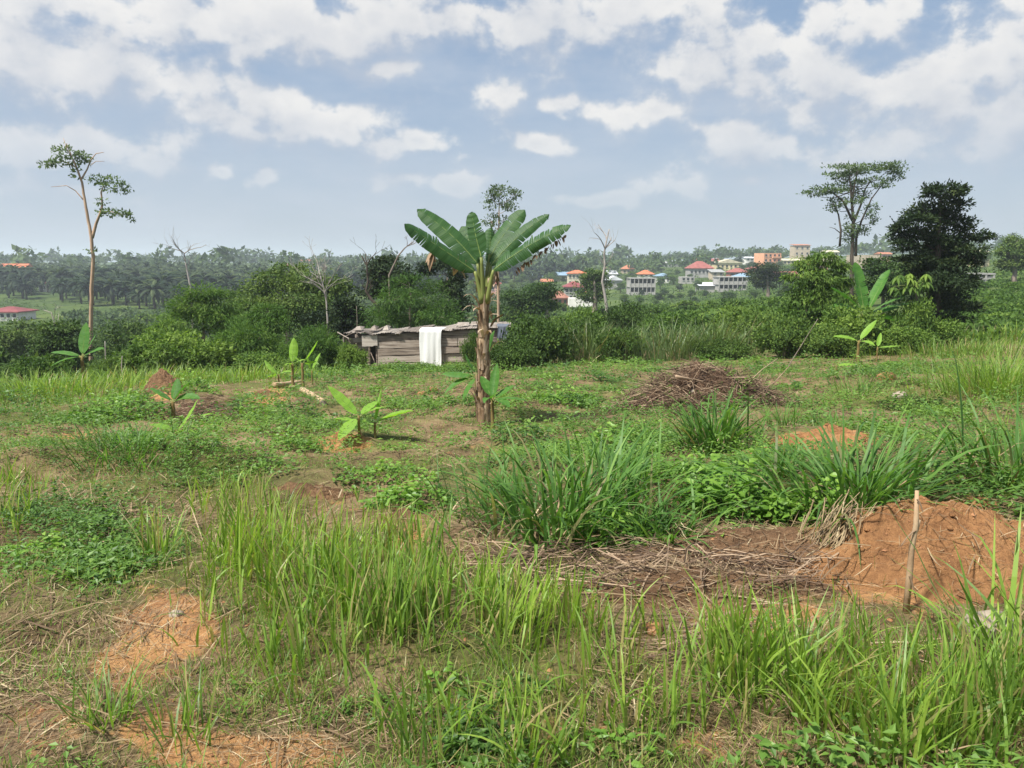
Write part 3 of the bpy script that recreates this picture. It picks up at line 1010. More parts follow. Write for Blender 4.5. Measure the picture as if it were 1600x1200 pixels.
    banana_plant('banana_sucker', 'young banana shoot spreading leaves at the left behind the tall banana stem', b3, .75, .03,
                 [(-95, 8, .1, .5, .2, .1), (-110, -20, .15, .45, .18, .2), (-60, 60, .05, .4, .16, .1), (60, 65, .08, .75, .18, .0), (-150, -30, .1, .4, .16, .3)], 33, 'banana_mid')


main_banana()

Y = 'banana_young'
b = gp(458, 606)
banana_plant('young_banana', 'young banana shoot with tall upright leaf standing among the cut logs', b, .62, .045, [(20, 80, .08, .62, .26, -.0), (110, 30, .05, .4, .18, .2), (200, 20, .04, .25, .12, .3)], 41, Y)
b = gp(474, 608)
banana_plant('young_banana', 'reddish-stemmed banana shoot with pale slanting leaf beside the cut logs', b, .66, .04, [(70, 55, .1, .6, .22, .0), (-80, 40, .05, .4, .16, .1), (60, 10, .06, .3, .16, .1)], 42, Y)
b = gp(436, 604)
banana_plant('young_banana', 'small banana shoot with drooping leaves on the left of the cut logs', b, .34, .03, [(-80, 45, .06, .5, .18, .0), (90, 25, .05, .4, .2, .3), (-150, 10, .05, .35, .16, .2)], 43, Y)
b = gp(488, 600)
banana_plant('young_banana', 'slender banana shoot with single leaf on the right behind the cut logs', b, .36, .025, [(50, 60, .08, .48, .2, .0), (-60, 70, .05, .4, .12, .0)], 44, Y)
b = gp(562, 692)
banana_plant('young_banana', 'young banana plant with long light green leaf on an orange soil patch', b, .34, .022, [(-75, 42, .04, .5, .15, .0), (80, 25, .05, .3, .12, .15), (40, 30, .05, .3, .15, .1), (-140, -25, .05, .3, .2, .3)], 45, Y)
b = gp(586, 684)
banana_plant('young_banana', 'low banana shoot with one leaf pointing right on the orange soil patch', b, .2, .02, [(95, 20, .06, .46, .18, .05), (-110, 15, .05, .45, .15, .1), (30, 70, .03, .4, .05, .0)], 46, Y)
b = gp(272, 660)
banana_plant('young_banana', 'bushy young banana plant in front of the tall red soil mound', b, .34, .04, [(-70, 35, .05, .48, .2, .2), (95, 20, .05, .44, .2, .25), (-120, -10, .05, .4, .18, .3), (60, 50, .05, .4, .16, .1), (0, 60, .05, .4, .18, .1)], 47, 'banana_mid')
b = gp(276, 690)
banana_plant('young_banana', 'knee-high banana shoot with bright leaves below the red soil mound', b, .12, .025, [(-85, 25, .04, .34, .17, .2), (60, 55, .04, .45, .15, .0), (110, 10, .04, .3, .18, .2)], 48, Y)
b = gp(312, 664)
banana_plant('young_banana', 'tiny yellow-leaved banana shoot by the heap of dry stalks', b, .14, .012, [(80, 20, .03, .2, .09, .2), (-80, 10, .02, .12, .08, .3)], 49, Y)
b = P(132, 600, 24); b[2] = float(height(b[0], b[1]))
banana_plant('young_banana', 'green banana plant at the far left edge of the clearing by a bush', b, .9, .07, [(15, 75, .1, 1.0, .4, .0), (-85, 20, .1, 1.0, .34, .25), (85, 30, .1, .7, .3, .2), (-130, 0, .1, .8, .3, .3), (60, 60, .1, .8, .3, .1)], 50, 'banana_mid')
b = P(1340, 565, 26); b[2] = float(height(b[0], b[1]))
banana_plant('young_banana', 'yellow-green banana plant with two spread leaves at the foot of the right thicket', b, .75, .06, [(-85, 15, .1, .8, .26, .1), (70, 45, .1, .9, .28, .0), (150, 5, .1, .5, .22, .3)], 51, Y)
b = P(1369, 570, 25); b[2] = float(height(b[0], b[1]))
banana_plant('young_banana', 'small banana shoot with flat leaf right of the yellow-green banana plant', b, .55, .03, [(95, 8, .08, .62, .2, .05), (40, 60, .05, .5, .15, .0)], 52, Y)
b = gp(1306, 588)
banana_plant('young_banana', 'broken banana shoot with folded bright leaf in the grass near the right thicket', b, .3, .045, [(80, 15, .05, .55, .3, .25), (-30, 75, .05, .3, .05, .0)], 53, Y)
b = P(1350, 520, 31.5); b[2] = float(height(b[0], b[1]))
banana_plant('banana_tree', 'broad-leaved banana tree rising from the thicket before the dark tree', b, float(P(1350, 492, 31.5)[2] - b[2]), .12,
             [(-30, 74, .25, 2.1, .62, .04), (55, 52, .25, 2.3, .58, .06), (80, 18, .3, 2.2, .52, .12), (-75, 48, .25, 1.8, .5, .2), (100, 36, .25, 1.8, .5, .2), (-85, 5, .3, 1.3, .45, .3), (95, -8, .3, 1.5, .5, .15), (-60, 30, .3, 1.2, .45, .3)], 54, 'banana_mid', 'banana_stem', tears=.12)
b = P(1245, 540, 34); b[2] = float(height(b[0], b[1]))
banana_plant('banana_tree', 'drooping banana leaves sticking out of the left end of the right thicket', b, 1.05, .08, [(-80, 12, .2, 1.1, .36, .25), (85, 10, .2, 1.0, .36, .3), (-120, 10, .2, 1.0, .34, .4)], 55, 'banana_mid', 'banana_stem')


# ------------------------------------------------------------------ the plank shed with its cloths
def build_shed():
    rng = np.random.default_rng(5)
    d = 32.0
    xl = float(P(590, 560, d)[0]); xr = float(P(792, 560, d)[0])
    z0 = float(height((xl + xr) / 2, d)) - .15
    root = empty('plank_shed', ((xl + xr) / 2, d + 1.2, z0), 'low weathered plank shed with sheet metal roof in the weeds', 'shed')

    def ztop(x):
        f = (x - xl) / (xr - xl)
        return float(P(590, 522, d)[2]) * (1 - f) + float(P(792, 511, d)[2]) * f

    wood = [noise_mat('weathered_plank_%s' % t, st, 2.5, 9, stretch=(.35, 3, 5), bstr=.5, bdist=.01, vary=.3) for t, st in
            (('brown', [(.28, (.08, .062, .05)), (.46, (.25, .20, .16)), (.66, (.42, .36, .30))]), ('pale', [(.3, (.24, .19, .15)), (.7, (.46, .41, .35))]))]

    def plank(x0, x1, zl0, zl1, zh0, zh1, y, mat=0, name='plank'):
        g = G(); th = .03; y = y + rng.uniform(-.012, .012)
        n = 6; V = []
        for k in range(n + 1):
            f = k / n; x = x0 + (x1 - x0) * f
            lo = zl0 + (zl1 - zl0) * f + rng.normal(0, .008); hi = zh0 + (zh1 - zh0) * f + rng.normal(0, .010)
            V += [[x, y, lo], [x, y, hi], [x, y + th, hi], [x, y + th, lo]]
        Q = [[4 * k + a, 4 * k + 4 + a, 4 * k + 4 + (a + 1) % 4, 4 * k + (a + 1) % 4] for k in range(n) for a in range(4)] + [[0, 1, 2, 3], [4 * n + 3, 4 * n + 2, 4 * n + 1, 4 * n]]
        g.add(V, Q)
        part(name, g, wood[mat], root)

    # front wall: crooked boards in courses, joints overlapping at posts
    H = lambda x, f: z0 + (ztop(x) - z0) * f
    cuts = [[0, .36, 1.0], [0, .52, .70, 1.0], [0, .42, 1.0], [0, .62, .8, 1.0], [0, .5, 1.0]]
    lev = [(0, 0), (.22, .20), (.40, .43), (.60, .585), (.80, .80), (.985, .985)]
    for r in range(5):
        for a, b_ in zip(cuts[r][:-1], cuts[r][1:]):
            x0 = xl + (xr - xl) * a + .012; x1 = xl + (xr - xl) * b_ - .012
            lo = lambda x: H(x, lev[r][0] + (lev[r][1] - lev[r][0]) * (x - xl) / (xr - xl)) + .014
            hi = lambda x: H(x, lev[r + 1][0] + (lev[r + 1][1] - lev[r + 1][0]) * (x - xl) / (xr - xl)) - .014
            plank(x0, x1, lo(x0), lo(x1), hi(x0) + rng.normal(0, .008), hi(x1) + rng.normal(0, .008), d)
    # pale repair board right of the cloth
    a, b_ = float(P(683, 535, d)[0]), float(P(718, 535, d)[0])
    plank(a, b_, float(P(0, 553, d)[2]), float(P(0, 551, d)[2]), float(P(0, 541, d)[2]), float(P(0, 544, d)[2]), d - .045, 1)
    # posts behind the boards and at the door
    for x in (xl + .04, xl + 1.6, xl + 3.1, xr - .06):
        g = G(); tube(g, [[x, d + .085, z0 - .2], [x + .01, d + .085, ztop(x) - .05]], .045, 7)
        part('post', g, wood[0], root)
    # left bay, set back, with the door gap beside the front wall
    xb0 = float(P(541, 560, d + .7)[0]); xb1 = float(P(577, 560, d + .7)[0]); yb = d + .7
    zt = float(P(560, 527, yb)[2])
    zs = np.linspace(z0, zt, 6)
    for k in range(5):
        plank(xb0 + (.03 if k % 2 else 0), xb1 - .02, zs[k] + .01, zs[k] + .01, zs[k + 1] - .01, zs[k + 1] - .01, yb, 1 if k in (1, 3) else 0)
    plank(xb0 + .35, xb1 + .1, zt - .22, zt - .20, zt - .03, zt - .02, yb - .1, 1)
    g = G(); tube(g, [[xb1 + .03, d + .6, z0 - .2], [xb1 + .05, d + .6, zt]], .05, 7); part('post', g, wood[0], root)
    g = G(); tube(g, [[xl - .03, d + .1, z0 - .2], [xl - .04, d + .08, ztop(xl) - .1]], .05, 7); part('post', g, wood[0], root)
    g = G(); tube(g, [[xb1 + .1, d + .55, z0 + .7], [xl - .05, d + .12, z0 + .1]], .02, 5); part('door_brace', g, wood[0], root)
    # tin flap over the door
    tin = noise_mat('old_sheet_metal', [(.25, (.12, .095, .075)), (.5, (.25, .215, .18)), (.75, (.40, .36, .31))], 3, 8, .7, .2, bstr=.3, vary=.3)
    plank(float(P(566, 535, d)[0]), xl + .02, float(P(0, 541, d)[2]), float(P(0, 540, d)[2]), float(P(0, 524, d)[2]), float(P(0, 523, d)[2]), d - .05, 1, 'door_flap')
    # back and side walls
    yk = d + 2.6
    plank(xb0, xr, z0, z0, zt - .05, ztop(xr) - .05, yk, 0, 'back_wall')
    for x in (xb0, xr - .03):
        g = G(); box(g, (x + .015, (d + .1 + yk) / 2, (z0 + ztop(max(x, xl))) / 2 - .08), .03, yk - d - .24, ztop(max(x, xl)) - z0 - .12)
        part('side_wall', g, wood[0], root)

    # corrugated roof sheets, lapped and buckled
    def sheet(x0, x1, y0, y1, za, zb, buck):
        g = G(); nx, ny = 44, 9; V = []
        ph = rng.uniform(0, 6)
        lift = rng.uniform(0, .07, 4)
        for j in range(ny):
            for i in range(nx):
                fx, fy = i / (nx - 1), j / (ny - 1)
                x = x0 + (x1 - x0) * fx; y = y0 + (y1 - y0) * fy + (rng.normal(0, .012) if j in (0, ny - 1) else 0)
                z = za + (zb - za) * fx - .03 * fy + .012 * math.sin(fx * (x1 - x0) / .076 * 6.28) + buck * .07 * math.sin(fx * 5 + ph) * math.cos(fy * 3 + ph)
                z += lift[0] * max(0, .25 - fx) * 2 * (1 - fy) - .05 * (fy < .05) * rng.uniform(0, 1) * buck + lift[1] * max(0, fx - .75) * 2
                V.append([x, y, z])
        i = np.arange(ny - 1)[:, None] * nx; j = np.arange(nx - 1)[None]
        g.add(V, np.stack([i + j, i + j + 1, i + nx + j + 1, i + nx + j], -1).reshape(-1, 4))
        part('roof_sheet', g, tin, root)

    za = lambda x: ztop(max(x, xl)) + .03
    xs = [float(P(px, 535, d)[0]) for px in (536, 566, 585, 625, 668, 708, 748, 796)]
    for k in range(7):
        yy = d - .14 + (.45 if k < 1 else 0)
        sheet(xs[k] - .06, xs[k + 1] + .06, yy, yk + .2, za(xs[k]) + .012 * (k % 2), za(xs[k + 1]) + .012 * (k % 2), 1.0 if k < 3 else .6)
    # loose bent sheet scraps on the roof
    for px, w, h in ((556, .35, .16), (580, .3, .2), (600, .26, .18), (722, .5, .1), (742, .4, .1)):
        x = float(P(px, 535, d)[0]); g = G()
        zz = za(x) + .09
        V = [[x - w / 2, d + .5, zz], [x + w / 2, d + .45, zz], [x + w * .1, d + .75, zz + h], [x - w / 2, d + 1.1, zz + .1], [x + w / 2, d + 1.15, zz + .1]]
        g.add(V, None, [[0, 1, 2], [0, 2, 3], [1, 4, 2], [2, 4, 3]])
        part('roof_scrap', g, tin, root)
    g = G(); tube(g, [P(527, 519, d + .3), P(545, 529, d + .2)], .025, 6); part('roof_pole', g, wood[1], root)

    # cloths hung over the roof edge
    def cloth(name, label, px0, px1, py_top, py_bot, col, jag, seed):
        rg = np.random.default_rng(seed)
        x0, x1 = float(P(px0, 535, d)[0]), float(P(px1, 535, d)[0])
        zt_, zb_ = float(P(0, py_top, d)[2]), float(P(0, py_bot, d)[2])
        g = G(); nx, ny = 26, 30; V = []
        ph = rg.uniform(0, 6, 4)
        for j in range(ny):
            for i in range(nx):
                fx = i / (nx - 1); s = j / (ny - 1)
                fold = .016 * math.sin(fx * 9 + ph[0] + 1.5 * s) + .010 * math.sin(fx * 23 + ph[1] + s * 4) + .012 * math.sin(fx * 5 + s * 6 + ph[2])
                if s < .22:                                   # part lying on the roof
                    f = s / .22
                    y = d + .9 - 1.1 * f; z = za((x0 + x1) / 2) + -.03 * (y - d + .14) / 2.94 + .06 + fold * .3
                    x = x0 + (x1 - x0) * fx + .14 * (1 - f) * (fx - .2)
                else:
                    f = (s - .22) / .78
                    y = d - .2 - .03 * f + fold * (.4 + .6 * f)
                    bot = zb_ + jag * rg.normal(0, 1) * (j == ny - 1)
                    z = (za((x0 + x1) / 2) + .04) * (1 - f) + bot * f + .02 * fold
                    x = x0 + (x1 - x0) * (fx + .05 * f * math.sin(fx * 6 + ph[2])) + .02 * math.sin(f * 5 + ph[3]) - .03 * f * (fx - .5)
                V.append([x, y, z])
        i = np.arange(ny - 1)[:, None] * nx; j = np.arange(nx - 1)[None]
        g.add(V, np.stack([i + j, i + j + 1, i + nx + j + 1, i + nx + j], -1).reshape(-1, 4))
        m, N = new_mat(name + '_fabric')
        tc = N.n('ShaderNodeTexCoord')
        n1 = N.noise(tc.outputs['Object'], 60, 4); n2 = N.noise(tc.outputs['Object'], 3, 5)
        c = N.mix(N.smooth(n2, .5, .8), col + (1,), tuple(v * .72 for v in col) + (1,))
        p = principled(N, c, .9, .1, n1, .3, .004)
        finish(N, p.outputs[0])
        return tag(link(name, g.mesh(name, True), m), label, 'cloth')

    cloth('white_cloth', 'white cloth hung over the front edge of the shed roof', 657, 691, 511, 572, (.70, .70, .67), .02, 3)
    cloth('dark_cloth', 'ragged dark grey cloth hung over the right end of the shed roof', 777, 793, 506, 530, (.11, .125, .15), .05, 4)


build_shed()

# ------------------------------------------------------------------ mounds, piles, logs, stones
MOUNDS = []
MOUND_F = []


def mound(name, label, loc, rx, ry, h, mat, seed, peak=1.6, rough=.12, cat='soil mound', clods=0, rz=0.0):
    rng = np.random.default_rng(seed)
    nr, na = 44, 112

    def prof(x, y, zg):
        lx, ly = x - loc[0], y - loc[1]
        A = np.arctan2(ly / ry, lx / rx)
        wob = 1 + .9 * fbm(np.cos(A) * 1.8 + seed, np.sin(A) * 1.8, 1.0, 4, seed)
        R = np.sqrt((lx / rx) ** 2 + (ly / ry) ** 2) / wob
        pr = np.clip(1 - R ** peak, 0, 1) ** 1.4
        k = np.clip(3 * (1 - R), 0, 1)
        z = zg + h * pr + rough * h * k * (2.4 * fbm(x, y, 2.4 / max(rx, .3), 3, seed) + 2.2 * fbm(x, y, 9.0 / max(rx, .3), 4, seed + 5)) + .07 * k * fbm(x, y, 9, 3, seed + 9) + .05 * k * fbm(x, y, 30, 3, seed + 19)
        return np.where(R > 1.0, zg - .03 - .1 * (R - 1), z - .012 * R)
    r = np.linspace(0, 1.25, nr); a = np.arange(na) * 2 * math.pi / na
    R, A = np.meshgrid(r, a, indexing='ij')
    X = loc[0] + R * np.cos(A) * rx; Y_ = loc[1] + R * np.sin(A) * ry
    Z = prof(X, Y_, height(X, Y_))
    MOUND_F.append(prof)
    g = G()
    i = np.arange(nr - 1)[:, None] * na; j = np.arange(na)[None]; k = (j + 1) % na
    g.add(np.stack([X, Y_, Z], -1).reshape(-1, 3), np.stack([i + j, i + na + j, i + na + k, i + k], -1).reshape(-1, 4))
    root = empty(name, loc, label, cat)
    part('earth', g, M[mat], root, True)
    for q in range(clods):
        f = rng.uniform(.1, 1.05); aa = rng.uniform(0, 6.28)
        x = loc[0] + f * rx * math.cos(aa); y = loc[1] + f * ry * math.sin(aa)
        gg = G(); s = rng.uniform(.006, .02)
        rock(gg, (x, y, float(np.maximum(prof(np.array(x), np.array(y), height(x, y)), height(x, y))) + s * .2), s, rng)
        part('clod', gg, M[mat], root)
    MOUNDS.append((loc[0], loc[1], max(rx, ry)))
    return root


_ico = None


def rock(g, c, s, rng, sq=(1, 1, .7)):
    global _ico
    if _ico is None:
        import bmesh
        bm = bmesh.new(); bmesh.ops.create_icosphere(bm, subdivisions=2, radius=1)
        _ico = (np.array([v.co[:] for v in bm.verts]), np.array([[v.index for v in f.verts] for f in bm.faces])); bm.free()
    V, F = _ico
    o = rng.uniform(-9, 9, 3)
    k = 1 + .5 * (fbm(V[:, 0] * 1.1 + o[0], V[:, 1] * 1.1 + V[:, 2] * .9 + o[1], 1.2, 3, 5))
    g.add(np.asarray(c) + V * k[:, None] * s * np.array(sq) * rng.uniform(.85, 1.15, 3), None, F)


p = gp(1425, 862)
mound('soil_mound', 'large bare orange soil mound around the upright stake', p + [.12, .05, 0], .95, .62, .24, 'soil', 3, rough=.25, clods=26)
p = gp(256, 612)
mound('termite_mound', 'pointed red earth mound at the left edge of the clearing', p, .62, .5, .5, 'soil_brown', 4, peak=1.7, rough=.2)
p = gp(1265, 692)
mound('soil_mound', 'long flat bank of fresh orange soil beyond the broad grass', p, .85, .3, .12, 'soil', 6, peak=3.0, rough=.3, clods=12)
p = gp(418, 626)
mound('soil_mound', 'low brown soil hump left of the cut logs', p, .75, .45, .22, 'soil_brown', 7)
p = gp(530, 694)
mound('soil_mound', 'small orange soil hump under the long-leaved young banana', p, .42, .25, .13, 'soil', 8)
p = gp(1150, 868)
mound('soil_mound', 'brown eroded soil hump before the leafy weeds with dry straw on it', p, .75, .4, .14, 'soil_brown', 9)
p = gp(1080, 918)
mound('soil_mound', 'crumbly reddish soil bank under the scattered dry stalks', p, .8, .3, .1, 'soil_brown', 10, clods=10)
p = gp(640, 812)
mound('soil_mound', 'orange soil face showing through weeds left of the broad grass', p, .26, .16, .06, 'soil_brown', 11)
p = gp(340, 655)
mound('stalk_heap', 'low heap of dry brown stalks beside the tiny banana shoot', p, .8, .5, .12, 'soil_dark', 12, cat='stalk heap')
p = gp(500, 770)
mound('soil_mound', 'orange soil ledge behind the tall front grass', p, .45, .12, .05, 'soil_brown', 13)


def sticks(g, n, c, rx, ry, hfun, L, r, rng, tilt=.25, sides=4, az0=None, azsd=1.5):
    for k in range(n):
        q = math.sqrt(rng.uniform()); a = rng.uniform(0, 6.28)
        x = c[0] + rx * q * math.cos(a); y = c[1] + ry * q * math.sin(a)
        z = float(height(x, y)) + hfun(q) + rng.uniform(0, .06)
        aa = rng.uniform(0, 6.28) if az0 is None else rng.normal(az0, azsd)
        t = rng.normal(0, tilt); l = L * rng.uniform(.4, 1.3)
        dv = np.array([math.cos(aa) * math.cos(t), math.sin(aa) * math.cos(t), math.sin(t)]) * l / 2
        tube(g, curve_pts(np.array([x, y, z]) - dv, np.array([x, y, z]) + dv, 4, rng.normal(0, .06 * l, 3)), np.linspace(r, r * .5, 4) * rng.uniform(.5, 1.4), sides, rng.uniform(0, 1), cap=False)


def brush_pile():
    rng = np.random.default_rng(77)
    c = gp(1085, 632)
    root = mound('brush_pile', 'big brown heap of dry brushwood on earth in the middle of the clearing', c, 1.5, .85, .72, 'soil_dark', 5, peak=1.5, rough=.2, cat='brush pile')
    g = G(); sticks(g, 1200, c, 1.6, .9, lambda q: .72 * (1 - q ** 1.5), .62, .0055, rng, .35)
    part('twig_tangle', g, M['twig'], root, kind='stuff')
    g = G(); c2 = c + np.array([.75, -.05, 0]); sticks(g, 420, c2, 1.0, .5, lambda q: .30 * (1 - q), .8, .005, rng, .2, az0=.2, azsd=.6)
    part('twig_tangle', g, M['twig'], root, kind='stuff')
    for (a, b_, r) in [((1040, 652), (1068, 590), .014), ((1000, 640), (1080, 588), .016), ((1056, 588), (1140, 602), .03), ((1060, 660), (1042, 612), .014), ((1100, 640), (1165, 600), .014),
                       ((1120, 650), (1215, 560), .012), ((1150, 640), (1235, 570), .012), ((1090, 650), (1190, 600), .016), ((1070, 648), (1140, 640), .012), ((980, 628), (1060, 600), .016)]:
        g = G(); d0 = c[1] - .55
        tube(g, curve_pts(P(a[0], a[1], d0), P(b_[0], b_[1], d0 + .6), 6, rng.normal(0, .06, 3), .015, rng), np.linspace(r, r * .5, 6), 6, rng.uniform(.5, 1))
        part('branch', g, M['twig'], root, True)
    for px, py, s in ((1096, 618, .07), (1112, 612, .055), (1084, 612, .06)):
        g = G(); rock(g, P(px, py, c[1] - .35), s, rng); part('stone', g, M['stone'], root, True)


brush_pile()


def log_between(name, label, a, b_, r0, r1, cat='log', mat='log', seed=0, lift=.6):
    rng = np.random.default_rng(seed)
    p0, p1 = gp(*a), gp(*b_)
    p0 = p0 + [0, 0, r0 * lift]; p1 = p1 + [0, 0, r1 * lift]
    root = empty(name, p0, label, cat)
    g = G()
    n = 12
    tube(g, curve_pts(p0, p1, n, rng.normal(0, .02, 3), .006, rng), np.linspace(r0, r1, n) * rng.uniform(.92, 1.08, n), 12)
    part('bark', g, M[mat], root, True)
    g = G()
    dv = unit(p1 - p0); tube(g, [p1 - dv * .01, p1 + dv * .012], r1 * .93, 12); part('cut_end', g, M['stone'], root)
    return root


log_between('log', 'pale cut log lying on the right of the banana shoots', (472, 612), (505, 633), .075, .062, seed=1)
log_between('log', 'cut log lying level behind the banana shoots', (428, 606), (470, 600), .07, .06, seed=2, lift=1.0)
log_between('log', 'short split log leaning between the banana shoots', (452, 610), (472, 603), .04, .035, seed=3, lift=1.6)
log_between('log', 'long thin pale pole lying in the grass below the knee-high banana shoot', (268, 693), (332, 697), .03, .022, seed=4, lift=.9)
log_between('branch', 'dry bent branch lying at the foot of the tall banana tree', (778, 664), (840, 652), .028, .012, 'branch', 'twig', 5)
log_between('branch', 'dark twig lying across the large orange soil mound', (1490, 838), (1570, 836), .014, .007, 'branch', 'twig', 6, lift=4)
rg = np.random.default_rng(8)
for nm, lb, px, py, s, mt in [('stone', 'pale rough stone half hidden in grass at the right edge', 1556, 985, .11, 'stone'), ('stone', 'pale stone slab lying at the right before the thicket', 1405, 620, .13, 'stone'),
                              ('clay_pot', 'broken orange clay lump lying in grass before the right thicket', 1385, 592, .2, 'clod'), ('stone', 'orange clod behind the tall banana stem on its left', 676, 612, .13, 'clod'),
                              ('stone', 'small pinkish clod beside the orange clod', 658, 616, .09, 'clod'), ('stone', 'yellowish stone on the soil at the left front', 275, 962, .035, 'stone'),
                              ('stone', 'brownish stone by the straw under the broad grass', 1023, 985, .045, 'clod')]:
    if nm == 'clay_pot': nm = 'clod'
    if 'clod' in lb: nm = 'clod'
    q = gp(px, py); g = G(); rock(g, (0, 0, s * .12), s, rg, (1.2, .9, .75))
    tag(link(nm, g.mesh(nm, True), M[mt], loc=q), lb, nm)


def stake():
    rng = np.random.default_rng(9)
    b_ = gp(1416, 958); d = b_[1]
    root = empty('stake', b_, 'upright broken dry stalk standing before the orange soil mound', 'stake')
    g = G()
    tube(g, np.array([b_ - [0, 0, .05], P(1421, 900, d), P(1424, 860, d), P(1431, 820, d), P(1434, 768, d)]) + rng.normal(0, .003, (5, 3)), [.016, .0155, .0135, .0125, .009], 8)
    tube(g, [P(1431, 830, d), P(1437, 812, d)], [.012, .006], 5)
    part('stalk', g, M['log'], root, True)
    for (a, b2) in (((1431, 828), (1408, 852)), ((1421, 900), (1432, 940)), ((1433, 780), (1442, 800))):
        g = G(); tube(g, curve_pts(P(*a, d - .015), P(*b2, d - .03), 4, (0, 0, .01)), [.005, .004, .004, .002], 4); part('bark_strip', g, M['banana_dead'], root)


stake()


def straw_bundle():
    rng = np.random.default_rng(11)
    c = gp(1305, 850)
    root = empty('straw_bundle', c, 'pale bundle of cut dry stalks leaning below the broad grass', 'straw bundle')
    for k in range(120):
        x = c[0] + rng.normal(0, .08); y = c[1] + rng.normal(.0, .05)
        p0 = np.array([x - .14 + rng.normal(0, .06), y - .14, float(height(x, y - .14)) + .01 + rng.uniform(0, .05)])
        p1 = np.array([x + .10 + rng.normal(0, .07), y + .12, float(height(x, y)) + rng.uniform(.04, .24)])
        g = G(); tube(g, curve_pts(p0, p1 + rng.normal(0, .04, 3), 4, rng.normal(0, .025, 3)), np.array([.002, .003, .003, .0022]) * rng.uniform(.6, 1.5), 4, rng.uniform(.35, 1))
        part('stalk', g, M['straw'], root)


straw_bundle()


# ------------------------------------------------------------------ grass clumps and leafy weeds near the camera
def grass_clump(name, label, loc, n, L, Wd, spread, lean, curl, mat, seed, dry=.06, segs=6, cat='grass clump', lsd=.3, tint=.55):
    rng = np.random.default_rng(seed)
    root = empty(name, loc, label, cat)
    g = G()
    q = rng.normal(0, spread, (n, 2)); x = loc[0] + q[:, 0]; y = loc[1] + q[:, 1] * .8
    base = np.stack([x, y, height(x, y) - .01], 1)
    az = np.arctan2(q[:, 1], q[:, 0]) + rng.normal(0, .7, n)
    ll = L * rng.uniform(.45, 1.15, n)
    tt = np.where(rng.uniform(size=n) < dry, rng.uniform(0, .12, n), np.clip(rng.normal(tint, .2, n), .2, 1))
    blades(g, base, az, ll, Wd * rng.uniform(.6, 1.2, n), np.abs(rng.normal(lean, lsd, n)), np.clip(rng.normal(curl, .35, n), 0, 2.4), tt, segs, rng, kink=.05)
    part('blades', g, M[mat], root, kind='stuff')
    m = n // 5
    g = G(); qi = rng.integers(0, n, m)
    blades(g, base[qi], rng.uniform(0, 6.28, m), L * rng.uniform(.3, .7, m), Wd * .7, rng.uniform(.6, 1.3, m), rng.uniform(.3, 1, m), rng.uniform(.3, .95, m), 4, rng, kink=.15)
    part('dry_blades', g, M['straw'], root, kind='stuff')
    return root


BG = 'broadgrass'
for a in [('broad_grass', 'large arching clump of broad green grass in the middle of the weeds', (885, 822), 180, .72, .028, .28, .35, 1.2, BG),
          ('broad_grass', 'broad green grass clump spilling over leafy weeds left of the orange mound', (1335, 800), 160, .72, .032, .22, .5, 1.0, BG),
          ('broad_grass', 'upright deep green grass clump in front of the brush pile', (1115, 705), 120, .66, .036, .17, .25, .8, BG),
          ('broad_grass', 'flat rosette of broad grass below the large middle clump', (1040, 850), 60, .42, .026, .12, .7, .8, BG),
          ('broad_grass', 'loose broad grass clump left of the large middle clump', (760, 800), 55, .46, .018, .14, .35, .7, BG),
          ('broad_grass', 'broad grass clump behind the middle clump reaching to the right', (960, 770), 100, .55, .024, .26, .4, 1.0, BG),
          ('broad_grass', 'tall grass clump at the right edge beyond the mound', (1580, 760), 90, .8, .026, .22, .35, .9, BG),
          ('broad_grass', 'dark grass clump in the left middle ground', (215, 715), 120, .42, .016, .32, .5, .9, BG),
          ('broad_grass', 'low dark grass tuft left of the knee-high banana shoot', (180, 700), 80, .4, .016, .26, .5, .9, BG),
          ('broad_grass', 'small upright grass tuft behind the fresh soil bank', (1228, 668), 40, .4, .02, .12, .3, .6, BG),
          ('broad_grass', 'low spreading grass tuft right of the fresh soil bank', (1310, 672), 50, .34, .018, .18, .6, .8, BG),
          ('broad_grass', 'bright grass tuft between the clod and the pale slab', (1340, 618), 60, .5, .02, .3, .4, .8, BG),
          ('broad_grass', 'bent grass tuft among the leafy weeds on the soil hump', (1220, 745), 45, .4, .022, .12, .4, .7, BG),
          ('grass_tuft', 'lone grass tuft on bare soil at the lower left', (165, 1128), 70, .24, .0085, .05, .6, .5, 'grass'),
          ('grass_tuft', 'thin grass tuft standing right of the lone lower left tuft', (290, 1150), 34, .25, .008, .05, .35, .3, 'grass'),
          ('grass_tuft', 'slim grass tuft at the left of the tall front grass', (248, 872), 45, .34, .009, .05, .22, .3, 'grass'),
          ('grass_tuft', 'wide-bladed grass clump sweeping in from the right edge', (1600, 1030), 70, .62, .019, .12, .65, .6, 'grass'),
          ('grass_tuft', 'fan of long grass blades in the right front', (1155, 1080), 50, .42, .015, .07, .35, .4, 'grass'),
          ('grass_tuft', 'stiff grass fan right of the front fan', (1250, 1075), 46, .42, .014, .07, .4, .3, 'grass'),
          ('grass_tuft', 'long-bladed grass tuft at the bottom right corner', (1390, 1170), 60, .44, .012, .08, .3, .4, 'grass'),
          ('grass_tuft', 'pale grass tuft at the bottom centre', (830, 1200), 36, .26, .011, .06, .5, .6, 'grass'),
          ('grass_tuft', 'yellowing feathery grass mound at the right by the field path', (1560, 618), 1100, 1.0, .013, .62, .35, .9, 'grass')]:
    loc = gp(*a[2]); bg = a[9] == BG
    grass_clump(a[0], a[1], loc, int(a[3] * (1.7 if bg else 1)), a[4] * (1.08 if bg else 1), a[5] * (.72 if bg else 1), a[6], a[7], a[8] + (.25 if bg else 0), a[9], (a[2][0] * 31 + a[2][1] * 17) % 9973)


